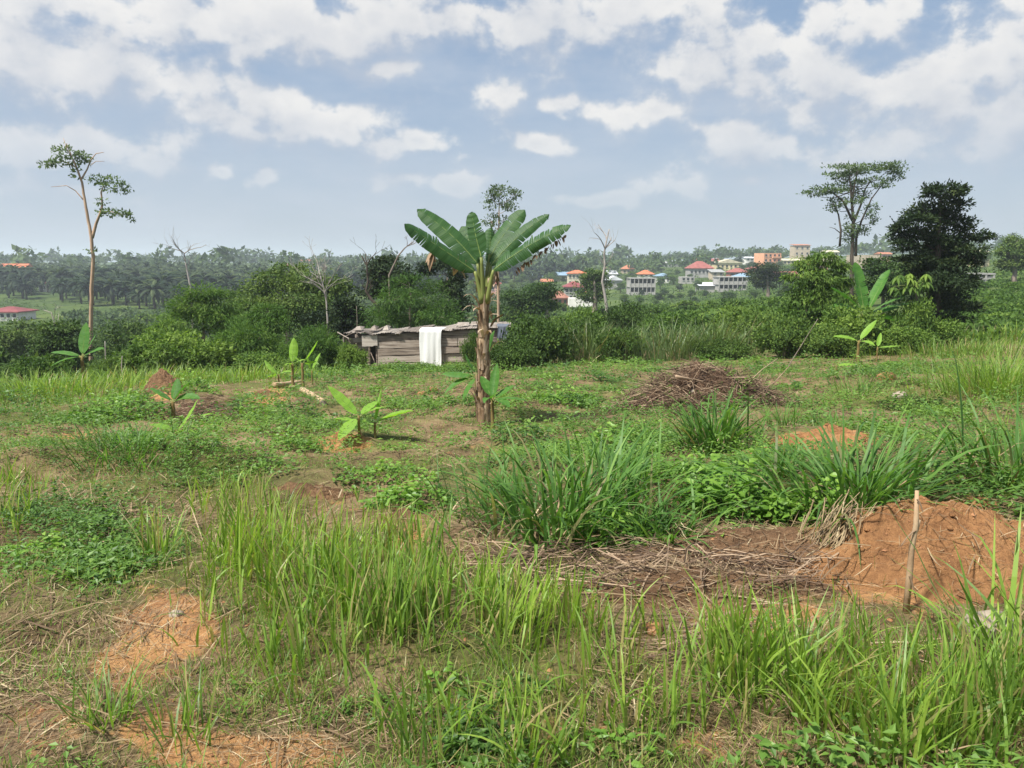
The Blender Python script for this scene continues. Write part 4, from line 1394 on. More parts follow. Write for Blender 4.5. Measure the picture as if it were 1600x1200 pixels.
def weed_clump(label, loc, R, H, n, L, seed, mat='weed'):
    rng = np.random.default_rng(seed)
    root = empty('leafy_weed', loc, label, 'weed')
    q = rng.uniform(0, 1, n) ** .6; a = rng.uniform(0, 6.28, n)
    x = loc[0] + R * q * np.cos(a); y = loc[1] + R * .8 * q * np.sin(a)
    bump = .35 + 1.3 * vnoise(x * 6, y * 6, seed) ** 1.5
    z = height(x, y) + H * (1 - .55 * q ** 2) * rng.uniform(.25, 1, n) * bump
    pos = np.stack([x, y, z], 1)
    az = rng.uniform(0, 6.28, n)
    ax = np.stack([np.cos(az), np.sin(az), rng.normal(.05, .25, n)], 1)
    nr = np.array([0, -.2, 1.0]) + rng.normal(0, .45, (n, 3))
    g = G()
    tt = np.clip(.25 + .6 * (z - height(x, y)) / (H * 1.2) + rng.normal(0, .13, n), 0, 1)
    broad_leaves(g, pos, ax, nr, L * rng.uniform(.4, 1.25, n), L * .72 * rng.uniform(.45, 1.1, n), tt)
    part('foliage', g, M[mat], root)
    g = G(); m = max(10, n // 12)
    for k in range(m):
        i = rng.integers(0, n)
        b0 = np.array([x[i] + rng.normal(0, .03), y[i] + rng.normal(0, .03), float(height(x[i], y[i]))])
        tube(g, curve_pts(b0, pos[i], 3), [.003, .0025, .0015], 3, cap=False)
    part('stem', g, M['petiole'], root, kind='stuff')
    return root


for i, (lb, px, py, R, H, n, L) in enumerate([
        ('bright leafy weed mass left of the broad grass above the orange mound', 1150, 796, .44, .34, 860, .08),
        ('leafy weed patch creeping at the foot of the large middle grass clump', 960, 842, .36, .15, 320, .06),
        ('heap of bright leafy weeds at the left of the soil face', 640, 790, .36, .22, 460, .065),
        ('light green weeds behind the large middle grass clump', 960, 705, .6, .24, 560, .07),
        ('weeds behind the rosette of broad grass', 1060, 745, .45, .2, 420, .07),
        ('leafy weeds under the broad grass left of the orange mound', 1255, 812, .3, .3, 420, .07),
        ('small leafy weed sprouting between straw and soil hump', 1140, 862, .16, .12, 80, .05),
        ('leafy weed creeping over the left end of the brush pile', 985, 640, .5, .35, 520, .08),
        ('dark leafy weed mound left of the long-leaved young banana', 535, 668, .5, .25, 520, .06),
        ('round light green weed bush in the left middle ground', 468, 700, .3, .32, 420, .055),
        ('leafy weeds covering the bank left of the red earth mound', 190, 650, .8, .35, 800, .08),
        ('weeds at the right flank of the pointed red earth mound', 300, 612, .55, .4, 500, .09),
        ('low weed carpet at the left front', 60, 868, .45, .1, 480, .045),
        ('light weeds between the broad grass and the fresh soil bank', 1180, 722, .45, .18, 380, .06),
        ('leafy weeds in front of the fresh soil bank', 1010, 680, .5, .2, 420, .07),
        ('weed patch among stalks at the bottom right', 1430, 1165, .14, .1, 70, .04),
        ('weed sprig on the bottom centre soil', 700, 1080, .1, .08, 34, .04),
        ('weed patch at the bottom edge right of centre', 950, 1175, .2, .1, 90, .042),
        ('leafy weeds between the tall banana tree and the brush pile', 880, 628, .8, .3, 620, .09),
        ('dark leafy weeds at the right beyond the pale slab', 1440, 640, .7, .3, 520, .08),
        ('weeds above the tall front grass', 590, 745, .4, .14, 360, .055)]):
    weed_clump(lb, gp(px, py), R, H, n, L, 100 + i, 'bush' if lb.startswith('dark') else 'weed')


# ------------------------------------------------------------------ ground vegetation that nobody could count
def surf(x, y):
    z = height(x, y)
    for f in MOUND_F:
        z = np.maximum(z, f(x, y, z))
    return z


def candidates(n, rng, y0=1.7, y1=34.0, pw=1.5):
    e = 1 - pw
    t = rng.uniform(size=n)
    y = (y0 ** e + t * (y1 ** e - y0 ** e)) ** (1 / e)
    x = rng.uniform(-.82, .82, n) * (y + 1.2)
    z = height(x, y)
    px, py = project(x, y, z)
    return x, y, z, px, py


def off_mounds(x, y, k=.75):
    ok = np.ones(len(x), bool)
    for (mx, my, r) in MOUNDS:
        ok &= ((x - mx) ** 2 + (y - my) ** 2) > (k * r) ** 2
    return ok


def ground_cover():
    rng = np.random.default_rng(99)
    # tall light green grass
    x, y, z, px, py = candidates(80000, rng, 1.7, 14)
    w = blobsum(px, py, R_TALL)
    cl = np.clip(vnoise(x * 6, y * 6, 4) * 2.6 - .8, 0, 1.3)
    keep = (rng.uniform(size=len(x)) < w ** 1.4 * (.18 + cl) * .62) & off_mounds(x, y)
    x, y, z, w = x[keep], y[keep], z[keep], w[keep]; n = len(x)
    g = G()
    tuft = vnoise(x * 4, y * 4, 12)
    az = 6.28 * vnoise(x * 3, y * 3, 15) * 2 + rng.normal(0, .8, n)
    L = (.20 + .22 * tuft) * (.55 + .55 * w) * rng.uniform(.6, 1.2, n) * 1.15
    tint = np.where(rng.uniform(size=n) < .2, rng.uniform(0, .2, n), np.clip(.42 + .5 * vnoise(x * 2.2, y * 2.2, 31) + rng.normal(0, .13, n), .25, 1))
    blades(g, np.stack([x, y, z - .01], 1), az, L, rng.uniform(.0045, .0145, n), np.abs(rng.normal(.17, .18, n)), np.abs(rng.normal(.25, .35, n)), tint, 5, rng, kink=.04)
    m = int(n * .55); qi = rng.integers(0, n, m)
    blades(g, np.stack([x[qi] + rng.normal(0, .02, m), y[qi] + rng.normal(0, .02, m), z[qi]], 1), rng.uniform(0, 6.28, m), rng.uniform(.08, .3, m), rng.uniform(.002, .006, m), rng.uniform(.3, 1.4, m), rng.uniform(.2, 1.2, m), rng.uniform(0, .2, m), 4, rng, kink=.15)
    m = int(n * .25); qi = rng.integers(0, n, m)
    blades(g, np.stack([x[qi], y[qi], z[qi]], 1), rng.uniform(0, 6.28, m), rng.uniform(.18, .42, m), rng.uniform(.006, .013, m), rng.uniform(.1, .5, m), rng.uniform(.9, 2.0, m), np.clip(rng.normal(.5, .2, m), .15, 1), 7, rng, kink=.05)
    print('tall', n)
    o = link('tall_grass', g.mesh('tall_grass'), M['grass']); tag(o, 'tall light green grass in the foreground', 'grass', kind='stuff')
    # short grass everywhere
    x, y, z, px, py = candidates(120000, rng, 1.7, 36, 1.35)
    w = np.clip(1.0 - blobsum(px, py, R_BARE) * 1.1 - .35 * blobsum(px, py, R_STRAW), 0, 1)
    pat = np.clip(fbm(x, y, .9, 3, 44) * 2.6 + .5, 0, 1)
    keep = (rng.uniform(size=len(x)) < w * (.08 + .8 * pat)) & off_mounds(x, y)
    x, y, z = x[keep], y[keep], z[keep]; n = len(x)
    far = np.clip((y - 6) / 18, 0, 1)
    g = G()
    edge = np.clip((np.abs(x / y) - .35) / .3, 0, 1) * np.clip((y - 12) / 6, 0, 1)
    L = (.045 + .09 * vnoise(x * 1.3, y * 1.3, 8) + .10 * far + .35 * edge) * rng.uniform(.5, 1.3, n)
    tint = np.where(rng.uniform(size=n) < .1, rng.uniform(0, .2, n), np.clip(rng.normal(.48, .18, n), .25, 1))
    blades(g, np.stack([x, y, z - .005], 1), rng.uniform(0, 6.28, n), L, (.004 + .009 * far) * rng.uniform(.6, 1.2, n), np.abs(rng.normal(.45, .35, n)), np.abs(rng.normal(.6, .4, n)), tint, 3, rng)
    print('short', n)
    o = link('short_grass', g.mesh('short_grass'), M['grass']); tag(o, 'short grass over the clearing', 'grass', kind='stuff')
    # fine turf and seedlings close to the camera
    x, y, z, px, py = candidates(90000, rng, 1.7, 9, 1.6)
    w = np.clip(.75 - blobsum(px, py, R_BARE) * .85, 0.02, 1); pat = np.clip(fbm(x, y, 2.2, 4, 144) * 4 + .45, 0, 1)
    keep = (rng.uniform(size=len(x)) < w * (.05 + .75 * pat)) & off_mounds(x, y, .5)
    x, y = x[keep], y[keep]; z = surf(x, y); n = len(x)
    tint = np.where(rng.uniform(size=n) < .4, rng.uniform(0, .2, n), np.clip(rng.normal(.45, .2, n), .25, 1))
    g = G()
    blades(g, np.stack([x, y, z - .003], 1), rng.uniform(0, 6.28, n), rng.uniform(.02, .085, n) * (.6 + vnoise(x * 3, y * 3, 9)), rng.uniform(.002, .006, n), np.abs(rng.normal(.7, .4, n)), np.abs(rng.normal(.5, .4, n)), tint, 3, rng)
    o = link('fine_turf', g.mesh('fine_turf'), M['grass']); tag(o, 'fine sparse turf on the near ground', 'grass', kind='stuff')
    # small herbs
    x, y, z, px, py = candidates(130000, rng, 1.7, 36, 1.3)
    w = np.clip(blobsum(px, py, R_HERB) + .10 - .8 * blobsum(px, py, R_BARE) - .3 * blobsum(px, py, R_TALL), 0, 1)
    pat = np.clip(fbm(x, y, 1.1, 4, 61) * 4.2 + .5, 0, 1)
    w = np.maximum(w, .35 * np.clip((y - 7) / 4, 0, 1))
    keep = (rng.uniform(size=len(x)) < w * (.04 + .8 * pat)) & off_mounds(x, y, .3)
    x, y = x[keep], y[keep]; z = surf(x, y); n = len(x)
    hs = (.5 + vnoise(x * .9, y * .9, 71)) * rng.uniform(.6, 1.3, n)
    k = 9
    g = G(); idx = np.repeat(np.arange(n), k)
    az = rng.uniform(0, 6.28, n * k)
    far = np.clip((y - 6) / 18, 0, 1)
    size = (.03 + .05 * far) * hs
    hh = rng.uniform(.1, 1, n * k) * (.04 + .16 * vnoise(x * 1.7, y * 1.7, 5) ** 2 + np.clip((y - 4.5) / 3, 0, 1) * (.03 + .34 * np.clip(fbm(x, y, .9, 3, 66) * 3.2 + .35, 0, 1) ** 2))[idx]
    r = rng.uniform(.1, 1, n * k) * size[idx] * 1.1
    pos = np.stack([x[idx] + np.cos(az) * r, y[idx] + np.sin(az) * r, z[idx] + hh], 1)
    ax = np.stack([np.cos(az), np.sin(az), rng.normal(.1, .35, n * k)], 1)
    nr = np.array([0, 0, 1.0]) + rng.normal(0, .3, (n * k, 3))
    tint = np.clip((.2 + .65 * vnoise(x * .8, y * .8, 33))[idx] + rng.normal(0, .13, n * k), 0, 1)
    leaves(g, pos, ax, nr, size[idx] * rng.uniform(.8, 1.5, n * k), size[idx] * rng.uniform(.45, .8, n * k), tint, .12)
    print('herbs', n)
    o = link('low_herbs', g.mesh('low_herbs'), M['herb']); tag(o, 'low leafy herbs covering the clearing', 'ground cover', kind='stuff')
    # dry straw and stalks
    x, y, z, px, py = candidates(170000, rng, 1.7, 30, 1.6)
    z = surf(x, y)
    w = blobsum(px, py, R_STRAW) + .22
    pat = np.clip(fbm(x, y, 1.6, 3, 81) * 3 + .6, .05, 1)
    keep = rng.uniform(size=len(x)) < w * pat * .75
    x, y, z = x[keep], y[keep], z[keep]; n = len(x)
    for (mx, my, r) in MOUNDS[:1]:
        pass
    g = G()
    big = rng.uniform(size=n) < .05
    sz = np.clip(y / 3.2, .75, 1.6); L = np.where(big, rng.uniform(.12, .34, n), rng.uniform(.03, .15, n)) * sz; wd = np.where(big, rng.uniform(.004, .009, n), rng.uniform(.0013, .004, n)) * sz
    flow = 6.28 * vnoise(x * .9, y * .9, 7) + rng.normal(0, .9, n)
    up = np.clip(rng.normal(1.54, .07, n), 1.2, 1.65)
    blades(g, np.stack([x, y, z + rng.uniform(.003, .03, n)], 1), flow, L, wd, up, rng.normal(.05, .15, n), np.clip(rng.normal(.5, .25, n), 0, 1), 3, rng, prof=np.array([.8, 1, 1, .5]), kink=.08)
    print('straw', n)
    o = link('dry_straw', g.mesh('dry_straw'), M['straw']); tag(o, 'dry straw and dead stalks strewn over the ground', 'straw', kind='stuff')
    # straw standing and lying on the stalk heap and soil bank
    g = G()
    for (px_, py_, rx, ry, h, nn, az0) in ((340, 652, .9, .5, .14, 260, .1), (1100, 905, .9, .3, .12, 200, .3), (930, 880, .9, .25, .05, 180, .2), (1150, 1000, .5, .2, .03, 60, .2)):
        c = gp(px_, py_)
        sticks(g, nn, c, rx, ry, lambda q, h=h: h * (1 - q), .4, .004, rng, .18, 3, az0, .7)
    o = link('dry_stalks', g.mesh('dry_stalks'), M['twig']); tag(o, 'dry brown stalks lying in heaps on the soil', 'stalks', kind='stuff')
    # pebbles and clods
    x, y, z, px, py = candidates(9000, rng, 1.7, 8)
    z = surf(x, y)
    keep = rng.uniform(size=len(x)) < .12 + blobsum(px, py, R_BARE)
    g = G()
    for q in range(len(x)):
        if keep[q]:
            s = rng.uniform(.003, .01) * (1 + 1.2 * (rng.uniform() < .1))
            V = rand_unit(6, rng) * s
            V = np.array([[1, 0, 0], [-1, 0, 0], [0, 1, 0], [0, -1, 0], [0, 0, .7], [0, 0, -.7]]) * s * rng.uniform(.6, 1.2, (6, 1))
            g.add(V + [x[q], y[q], z[q]], None, [[0, 2, 4], [2, 1, 4], [1, 3, 4], [3, 0, 4], [2, 0, 5], [1, 2, 5], [3, 1, 5], [0, 3, 5]])
    o = link('pebbles', g.mesh('pebbles'), M['clod']); tag(o, 'pebbles and crumbs of orange soil', 'pebbles', kind='stuff')


ground_cover()

# ------------------------------------------------------------------ thickets round the clearing
KB = {
    'dense': Kind(make_bush('bush', '', 'bush', 'bush', (0, 0, 0), 1.0, 1.0, 9000, .075, .042, 1, 11)),
    'bright': Kind(make_bush('bush', '', 'bush', 'bright_bush', (0, 0, 0), 1.0, 1.0, 8000, .085, .045, 2, 10)),
    'feather': Kind(make_bush('bush', '', 'bush', 'feather_leaf', (0, 0, 0), 1.0, 1.0, 13000, .11, .022, 3, 11, radial=.9, droop=.4, sub=22, subr=.19)),
    'loose': Kind(make_bush('bush', '', 'bush', 'bright_bush', (0, 0, 0), 1.0, 1.1, 5200, .10, .055, 4, 8, sub=14, subr=.2)),
}


def bush_px(kind, px, py_mid, d, rpx, hpx, label, group=None, seed=0):
    """bush whose middle sits at the pixel: rpx half width, hpx full height"""
    s = d / FPX
    p = P(px, py_mid, d)
    ztop = P(px, py_mid - hpx / 2, d)[2]
    gz = float(height(p[0], d)) - .1
    H = max(ztop - gz, .4)
    rng = np.random.default_rng(int(px * 7 + py_mid * 3 + seed))
    return KB[kind].put((p[0], d, gz), label, group, rng.uniform(0, 6.28), (rpx * s * 1.05, rpx * s * 1.05, H * 1.02))


bush_px('dense', 845, 530, 31, 62, 90, 'dense small-leaved bush right of the shed behind the tall banana tree')
bush_px('dense', 795, 555, 28.5, 48, 54, 'low dense bush at the right foot of the tall banana tree by the shed end')
bush_px('dense', 738, 545, 31.0, 20, 60, 'leafy creeper bush climbing the plank wall right of the white cloth')
bush_px('bright', 620, 578, 29.5, 60, 24, 'low weeds growing before the shed door')
bush_px('bright', 700, 584, 28, 60, 22, 'low weeds growing along the plank wall below the white cloth')
bush_px('bright', 555, 560, 31, 26, 50, 'weed bush at the left corner of the shed')
bush_px('feather', 490, 545, 33, 50, 80, 'feathery mid-green bush left of the shed')
bush_px('bright', 300, 552, 33, 80, 80, 'wide light green bush behind the left end of the clearing')
bush_px('feather', 385, 540, 34, 60, 90, 'feathery bush in the middle of the left thicket')
bush_px('bright', 430, 570, 30, 60, 40, 'low bright bush behind the banana shoots on cut logs')
bush_px('loose', 240, 562, 30, 50, 50, 'drooping light bush behind the pointed red earth mound')
bush_px('loose', 65, 590, 25, 46, 64, 'pale loose bush at the far left edge of the clearing')
bush_px('bright', 130, 600, 25.5, 40, 40, 'bushy undergrowth beneath the far left banana plant')
bush_px('dense', 170, 575, 30, 30, 40, 'dark bush right of the far left banana plant')
bush_px('dense', 15, 590, 33, 50, 40, 'dark bush at the left edge of the picture')
bush_px('dense', 910, 535, 34, 46, 84, 'bush behind tall reeds right of the shed')
bush_px('dense', 1225, 530, 30, 56, 84, 'dark dense bush at the left of the right thicket')
bush_px('dense', 1290, 540, 29, 56, 70, 'dense bush in front of the right thicket below the banana trees')
bush_px('bright', 1400, 540, 29, 56, 64, 'sunlit bush at the foot of the dark tree')
bush_px('bright', 1450, 530, 31, 50, 64, 'bush right of the sunlit one under the dark tree')
bush_px('loose', 1340, 512, 30, 60, 56, 'tall loose bush around the broad-leaved banana tree')
bush_px('loose', 1285, 500, 33, 58, 76, 'loose bush left of the broad-leaved banana tree')
bush_px('bright', 1420, 495, 31, 40, 60, 'bush with pale leaves between the banana tree and the dark tree')
bush_px('loose', 970, 545, 32, 40, 56, 'low bush between the tall reeds')
bush_px('dense', 1130, 548, 31, 48, 40, 'dark low bush at the foot of the tall reeds')
bush_px('dense', 1170, 500, 40, 60, 50, 'bush behind the right end of the tall reeds')
bush_px('dense', 985, 486, 48, 46, 38, 'dark bush on the slope under the bleached dead tree')
bush_px('bright', 900, 498, 42, 50, 36, 'bush on the slope below the brick house')
bush_px('bright', 1060, 502, 44, 60, 30, 'bush on the slope behind the tall reeds')


# tall reeds behind the clearing, right of the shed
def reeds(label, px, py, d, n, L, spread, seed, mat='reed', wd=.035):
    p = P(px, py, d); loc = np.array([p[0], d, float(height(p[0], d))])
    grass_clump('tall_reeds' if mat == 'reed' else 'tall_grass_clump', label, loc, n, L, wd, spread, .18, .9, mat, seed, .08, 6, 'reeds' if mat == 'reed' else 'grass clump', .18, .55)


M['reed'] = leaf_mat('reed_blade', [(0, (.26, .21, .12)), (.12, (.09, .12, .045)), (.5, (.10, .155, .055)), (1, (.17, .22, .09))], .3, .45)
reeds('tall arching reeds behind the clearing right of the shed bush', 915, 545, 32.5, 420, 1.9, .8, 5)
reeds('tall reeds in the middle of the back edge of the clearing', 1045, 548, 32, 460, 1.8, .9, 6)
reeds('tall reeds at the right before the thicket', 1120, 545, 32.5, 420, 1.9, .8, 7)
reeds('reeds standing behind the low bush', 985, 540, 34, 320, 1.8, .7, 8)
reeds('light green tall grass at the left edge of the clearing', 70, 640, 18, 900, .7, 1.6, 9, 'grass', .018)
reeds('tall grass behind the pointed red earth mound', 215, 600, 23, 700, .65, 1.3, 10, 'grass', .02)
reeds('yellow-green tall grass between mound and banana shoots', 375, 592, 24, 800, .6, 1.5, 11, 'grass', .02)
reeds('tall grass on the slope at the right edge', 1570, 520, 33, 900, .9, 2.2, 12, 'grass', .025)
reeds('tall grass below the dark tree at the field path', 1500, 560, 26, 700, .7, 1.3, 13, 'grass', .02)


# ------------------------------------------------------------------ trees
tree_px('slender_tree', 'tall bare-trunked tree with few leaf tufts at the left', 'tree', 60,
        [(142, 580), (142, 500), (144, 450), (145, 400), (143, 372), (138, 345), (132, 310), (128, 285), (120, 262), (112, 245), (104, 224)], [3.0, 2.8, 2.5, 2.0, 1.4, .6],
        [(100, 240, 16, 12), (85, 256, 18, 7), (72, 258, 10, 5), (118, 250, 16, 14), (132, 246, 12, 9), (152, 281, 16, 9), (172, 290, 20, 12), (192, 296, 10, 8), (160, 316, 8, 6), (172, 332, 16, 8), (190, 336, 15, 7), (205, 342, 6, 4), (140, 392, 8, 4), (118, 270, 8, 8)],
        1450, .28, .14, 'sparse_leaf', 'bark_red', 1, limbs=[([(144, 372), (150, 350), (156, 335), (160, 320), (158, 300), (162, 290)], (2.6, .8)), ([(126, 282), (136, 265), (142, 250), (150, 240), (162, 238)], (1.4, .4)), ([(130, 312), (118, 298), (104, 290), (80, 292)], (1.0, .3)), ([(142, 258), (150, 252), (163, 252)], (.6, .3)), ([(157, 335), (170, 330), (195, 336)], (1.1, .4)), ([(120, 262), (100, 252), (76, 257)], (1.0, .4)), ([(112, 246), (104, 232), (99, 216)], (.7, .3))], sub=12, subr=.3, twigs=False, zsq=.5)
tree_px('umbrella_tree', 'tall flat-topped tree with spreading airy crown at the right', 'tree', 75,
        [(1331, 470), (1331, 400), (1333, 370), (1333, 340), (1330, 300), (1328, 275)], [3.2, 2.8, 2.3, 1.1],
        [(1350, 260, 46, 7), (1385, 268, 26, 8), (1400, 278, 14, 6), (1312, 275, 22, 8), (1330, 268, 26, 8), (1290, 295, 22, 8), (1268, 303, 18, 5), (1305, 300, 20, 8), (1330, 290, 22, 9), (1360, 285, 24, 8), (1310, 318, 16, 10), (1300, 325, 12, 8), (1338, 315, 14, 10), (1332, 352, 14, 20), (1325, 372, 10, 12), (1352, 362, 10, 10), (1362, 330, 10, 14), (1368, 345, 8, 8), (1380, 290, 14, 6), (1345, 305, 14, 7)],
        5600, .27, .13, 'sparse_leaf', 'bark_dark', 2, limbs=[([(1333, 350), (1345, 320), (1352, 295), (1366, 275)], (2, .6)), ([(1332, 345), (1318, 315), (1300, 300), (1280, 298)], (2, .5)), ([(1337, 400), (1338, 372), (1346, 345), (1362, 310), (1385, 280)], (2.2, .6)), ([(1312, 385), (1314, 360), (1310, 335), (1302, 318)], (1.8, .8)), ([(1314, 365), (1304, 357), (1296, 355)], (.8, .3)), ([(1331, 320), (1335, 290), (1340, 265)], (1.5, .5))], sub=12, subr=.26, zsq=.6)
tree_px('dark_tree', 'dense dark-leaved tree standing at the right of the clearing', 'tree', 36,
        [(1462, 560), (1462, 500), (1463, 430), (1466, 370), (1470, 310)], [7, 5.5, 4, 1.5],
        [(1475, 300, 28, 11), (1500, 296, 12, 8), (1455, 296, 12, 7), (1480, 325, 30, 14), (1450, 335, 30, 16), (1430, 350, 28, 14), (1408, 358, 16, 8), (1490, 350, 26, 14), (1440, 375, 40, 16), (1475, 380, 36, 18), (1415, 385, 20, 10), (1515, 365, 20, 8), (1535, 370, 18, 7), (1520, 390, 22, 10), (1460, 410, 50, 18), (1500, 415, 34, 14), (1430, 405, 28, 12), (1480, 440, 42, 18), (1450, 440, 34, 16), (1510, 440, 22, 12), (1485, 470, 40, 16), (1505, 480, 26, 12), (1470, 495, 34, 14), (1525, 405, 16, 10), (1440, 465, 24, 14)],
        30000, .18, .08, 'dark_leaf', 'bark_dark', 3, sub=15, subr=.25, zsq=.7, radial=.8)
tree_px('slim_tree', 'thin grey tree with sparse round top behind the tall banana tree', 'tree', 70,
        [(779, 500), (778, 440), (778, 400), (779, 360), (780, 320)], [2.6, 2.3, 1.8, .8],
        [(782, 300, 22, 10), (768, 308, 14, 8), (800, 305, 14, 8), (780, 322, 22, 9), (768, 345, 16, 10), (785, 345, 12, 8), (775, 365, 12, 7), (795, 325, 10, 7)],
        1500, .26, .13, 'sparse_leaf', 'bark_pale', 4, sub=12, subr=.25)


def dead_tree(name, label, d, pts, r, kids, seed, mat='dead_wood', spread=.8, ln=None):
    rng = np.random.default_rng(seed)
    s = d / FPX
    q = np.array([P(a, b_, d) for a, b_ in pts])
    base = np.array([q[0][0], d, float(height(q[0][0], d))])
    if base[2] > q[0][2]: base[2] = q[0][2] - .3
    root = empty(name, base, label, 'dead tree')
    g = G()
    q = np.concatenate([[base], q]) if q[0][2] - base[2] > .1 else q
    fi = np.linspace(0, len(q) - 1, (len(q) - 1) * 3 + 1)
    qf = np.stack([np.interp(fi, np.arange(len(q)), q[:, k]) for k in range(3)], 1)
    tube(g, qf, np.linspace(r, r * .3, len(qf)), 7)
    part('trunk', g, M[mat], root, True)
    g = G()
    total = np.linalg.norm(q[-1] - q[0])
    for k in range(kids):
        i = rng.integers(len(qf) // 2, len(qf))
        dv = unit(qf[min(i, len(qf) - 1)] - qf[max(i - 2, 0)]) + rand_unit(1, rng)[0] * spread
        branch(g, qf[i], dv, (ln or total * .22) * rng.uniform(.5, 1.2), r * .35, 2, rng, .8, .2, 4, 2, 4, .18, .008)
    part('branches', g, M[mat], root)
    return root


dead_tree('dead_tree', 'bleached leafless tree standing before the hillside houses', 90, [(948, 480), (944, 455), (941, 440), (945, 415), (944, 395), (948, 375), (952, 358)], .2, 7, 1, ln=2.2)
dead_tree('dead_tree', 'leafless grey tree top above the left valley wood', 120, [(298, 450), (294, 430), (290, 410), (288, 396)], .22, 8, 2, ln=3.2)
dead_tree('dead_tree', 'grey leafless crown rising from the dark trees left of the shed', 45, [(512, 500), (510, 470), (506, 450), (500, 430)], .075, 14, 3, ln=1.5)
dead_tree('dead_tree', 'crooked dark snag with a thin bare top right of the dark trees', 46, [(594, 500), (592, 480), (580, 468), (572, 455), (575, 440), (573, 415), (565, 400)], .13, 5, 4, 'bark_dark', ln=1.0)
dead_tree('dead_tree', 'bare branch reaching up left of the banana leaves', 44, [(608, 430), (622, 400), (632, 388), (645, 378)], .07, 3, 5, 'bark_grey', ln=.7)
dead_tree('dead_tree', 'short white forked snag by the slender tree at the left', 55, [(88, 530), (86, 510), (84, 500), (80, 488)], .1, 3, 6, ln=1.0)
dead_tree('bare_pole', 'thin white dead stem beside the far left banana plant', 27, [(191, 590), (190, 570), (191, 556)], .035, 0, 7)
dead_tree('bare_pole', 'thin white dead stem behind the far left banana plant', 32, [(164, 590), (165, 560), (164, 533)], .04, 0, 8)
dead_tree('bare_pole', 'slim dry pole standing behind the left end of the shed', 38, [(558, 540), (558, 500), (557, 478)], .035, 0, 9, 'bark_grey')
dead_tree('bare_pole', 'bare slanting cane before the right thicket', 24, [(1232, 572), (1255, 535), (1278, 498)], .022, 0, 10, 'bark_grey')

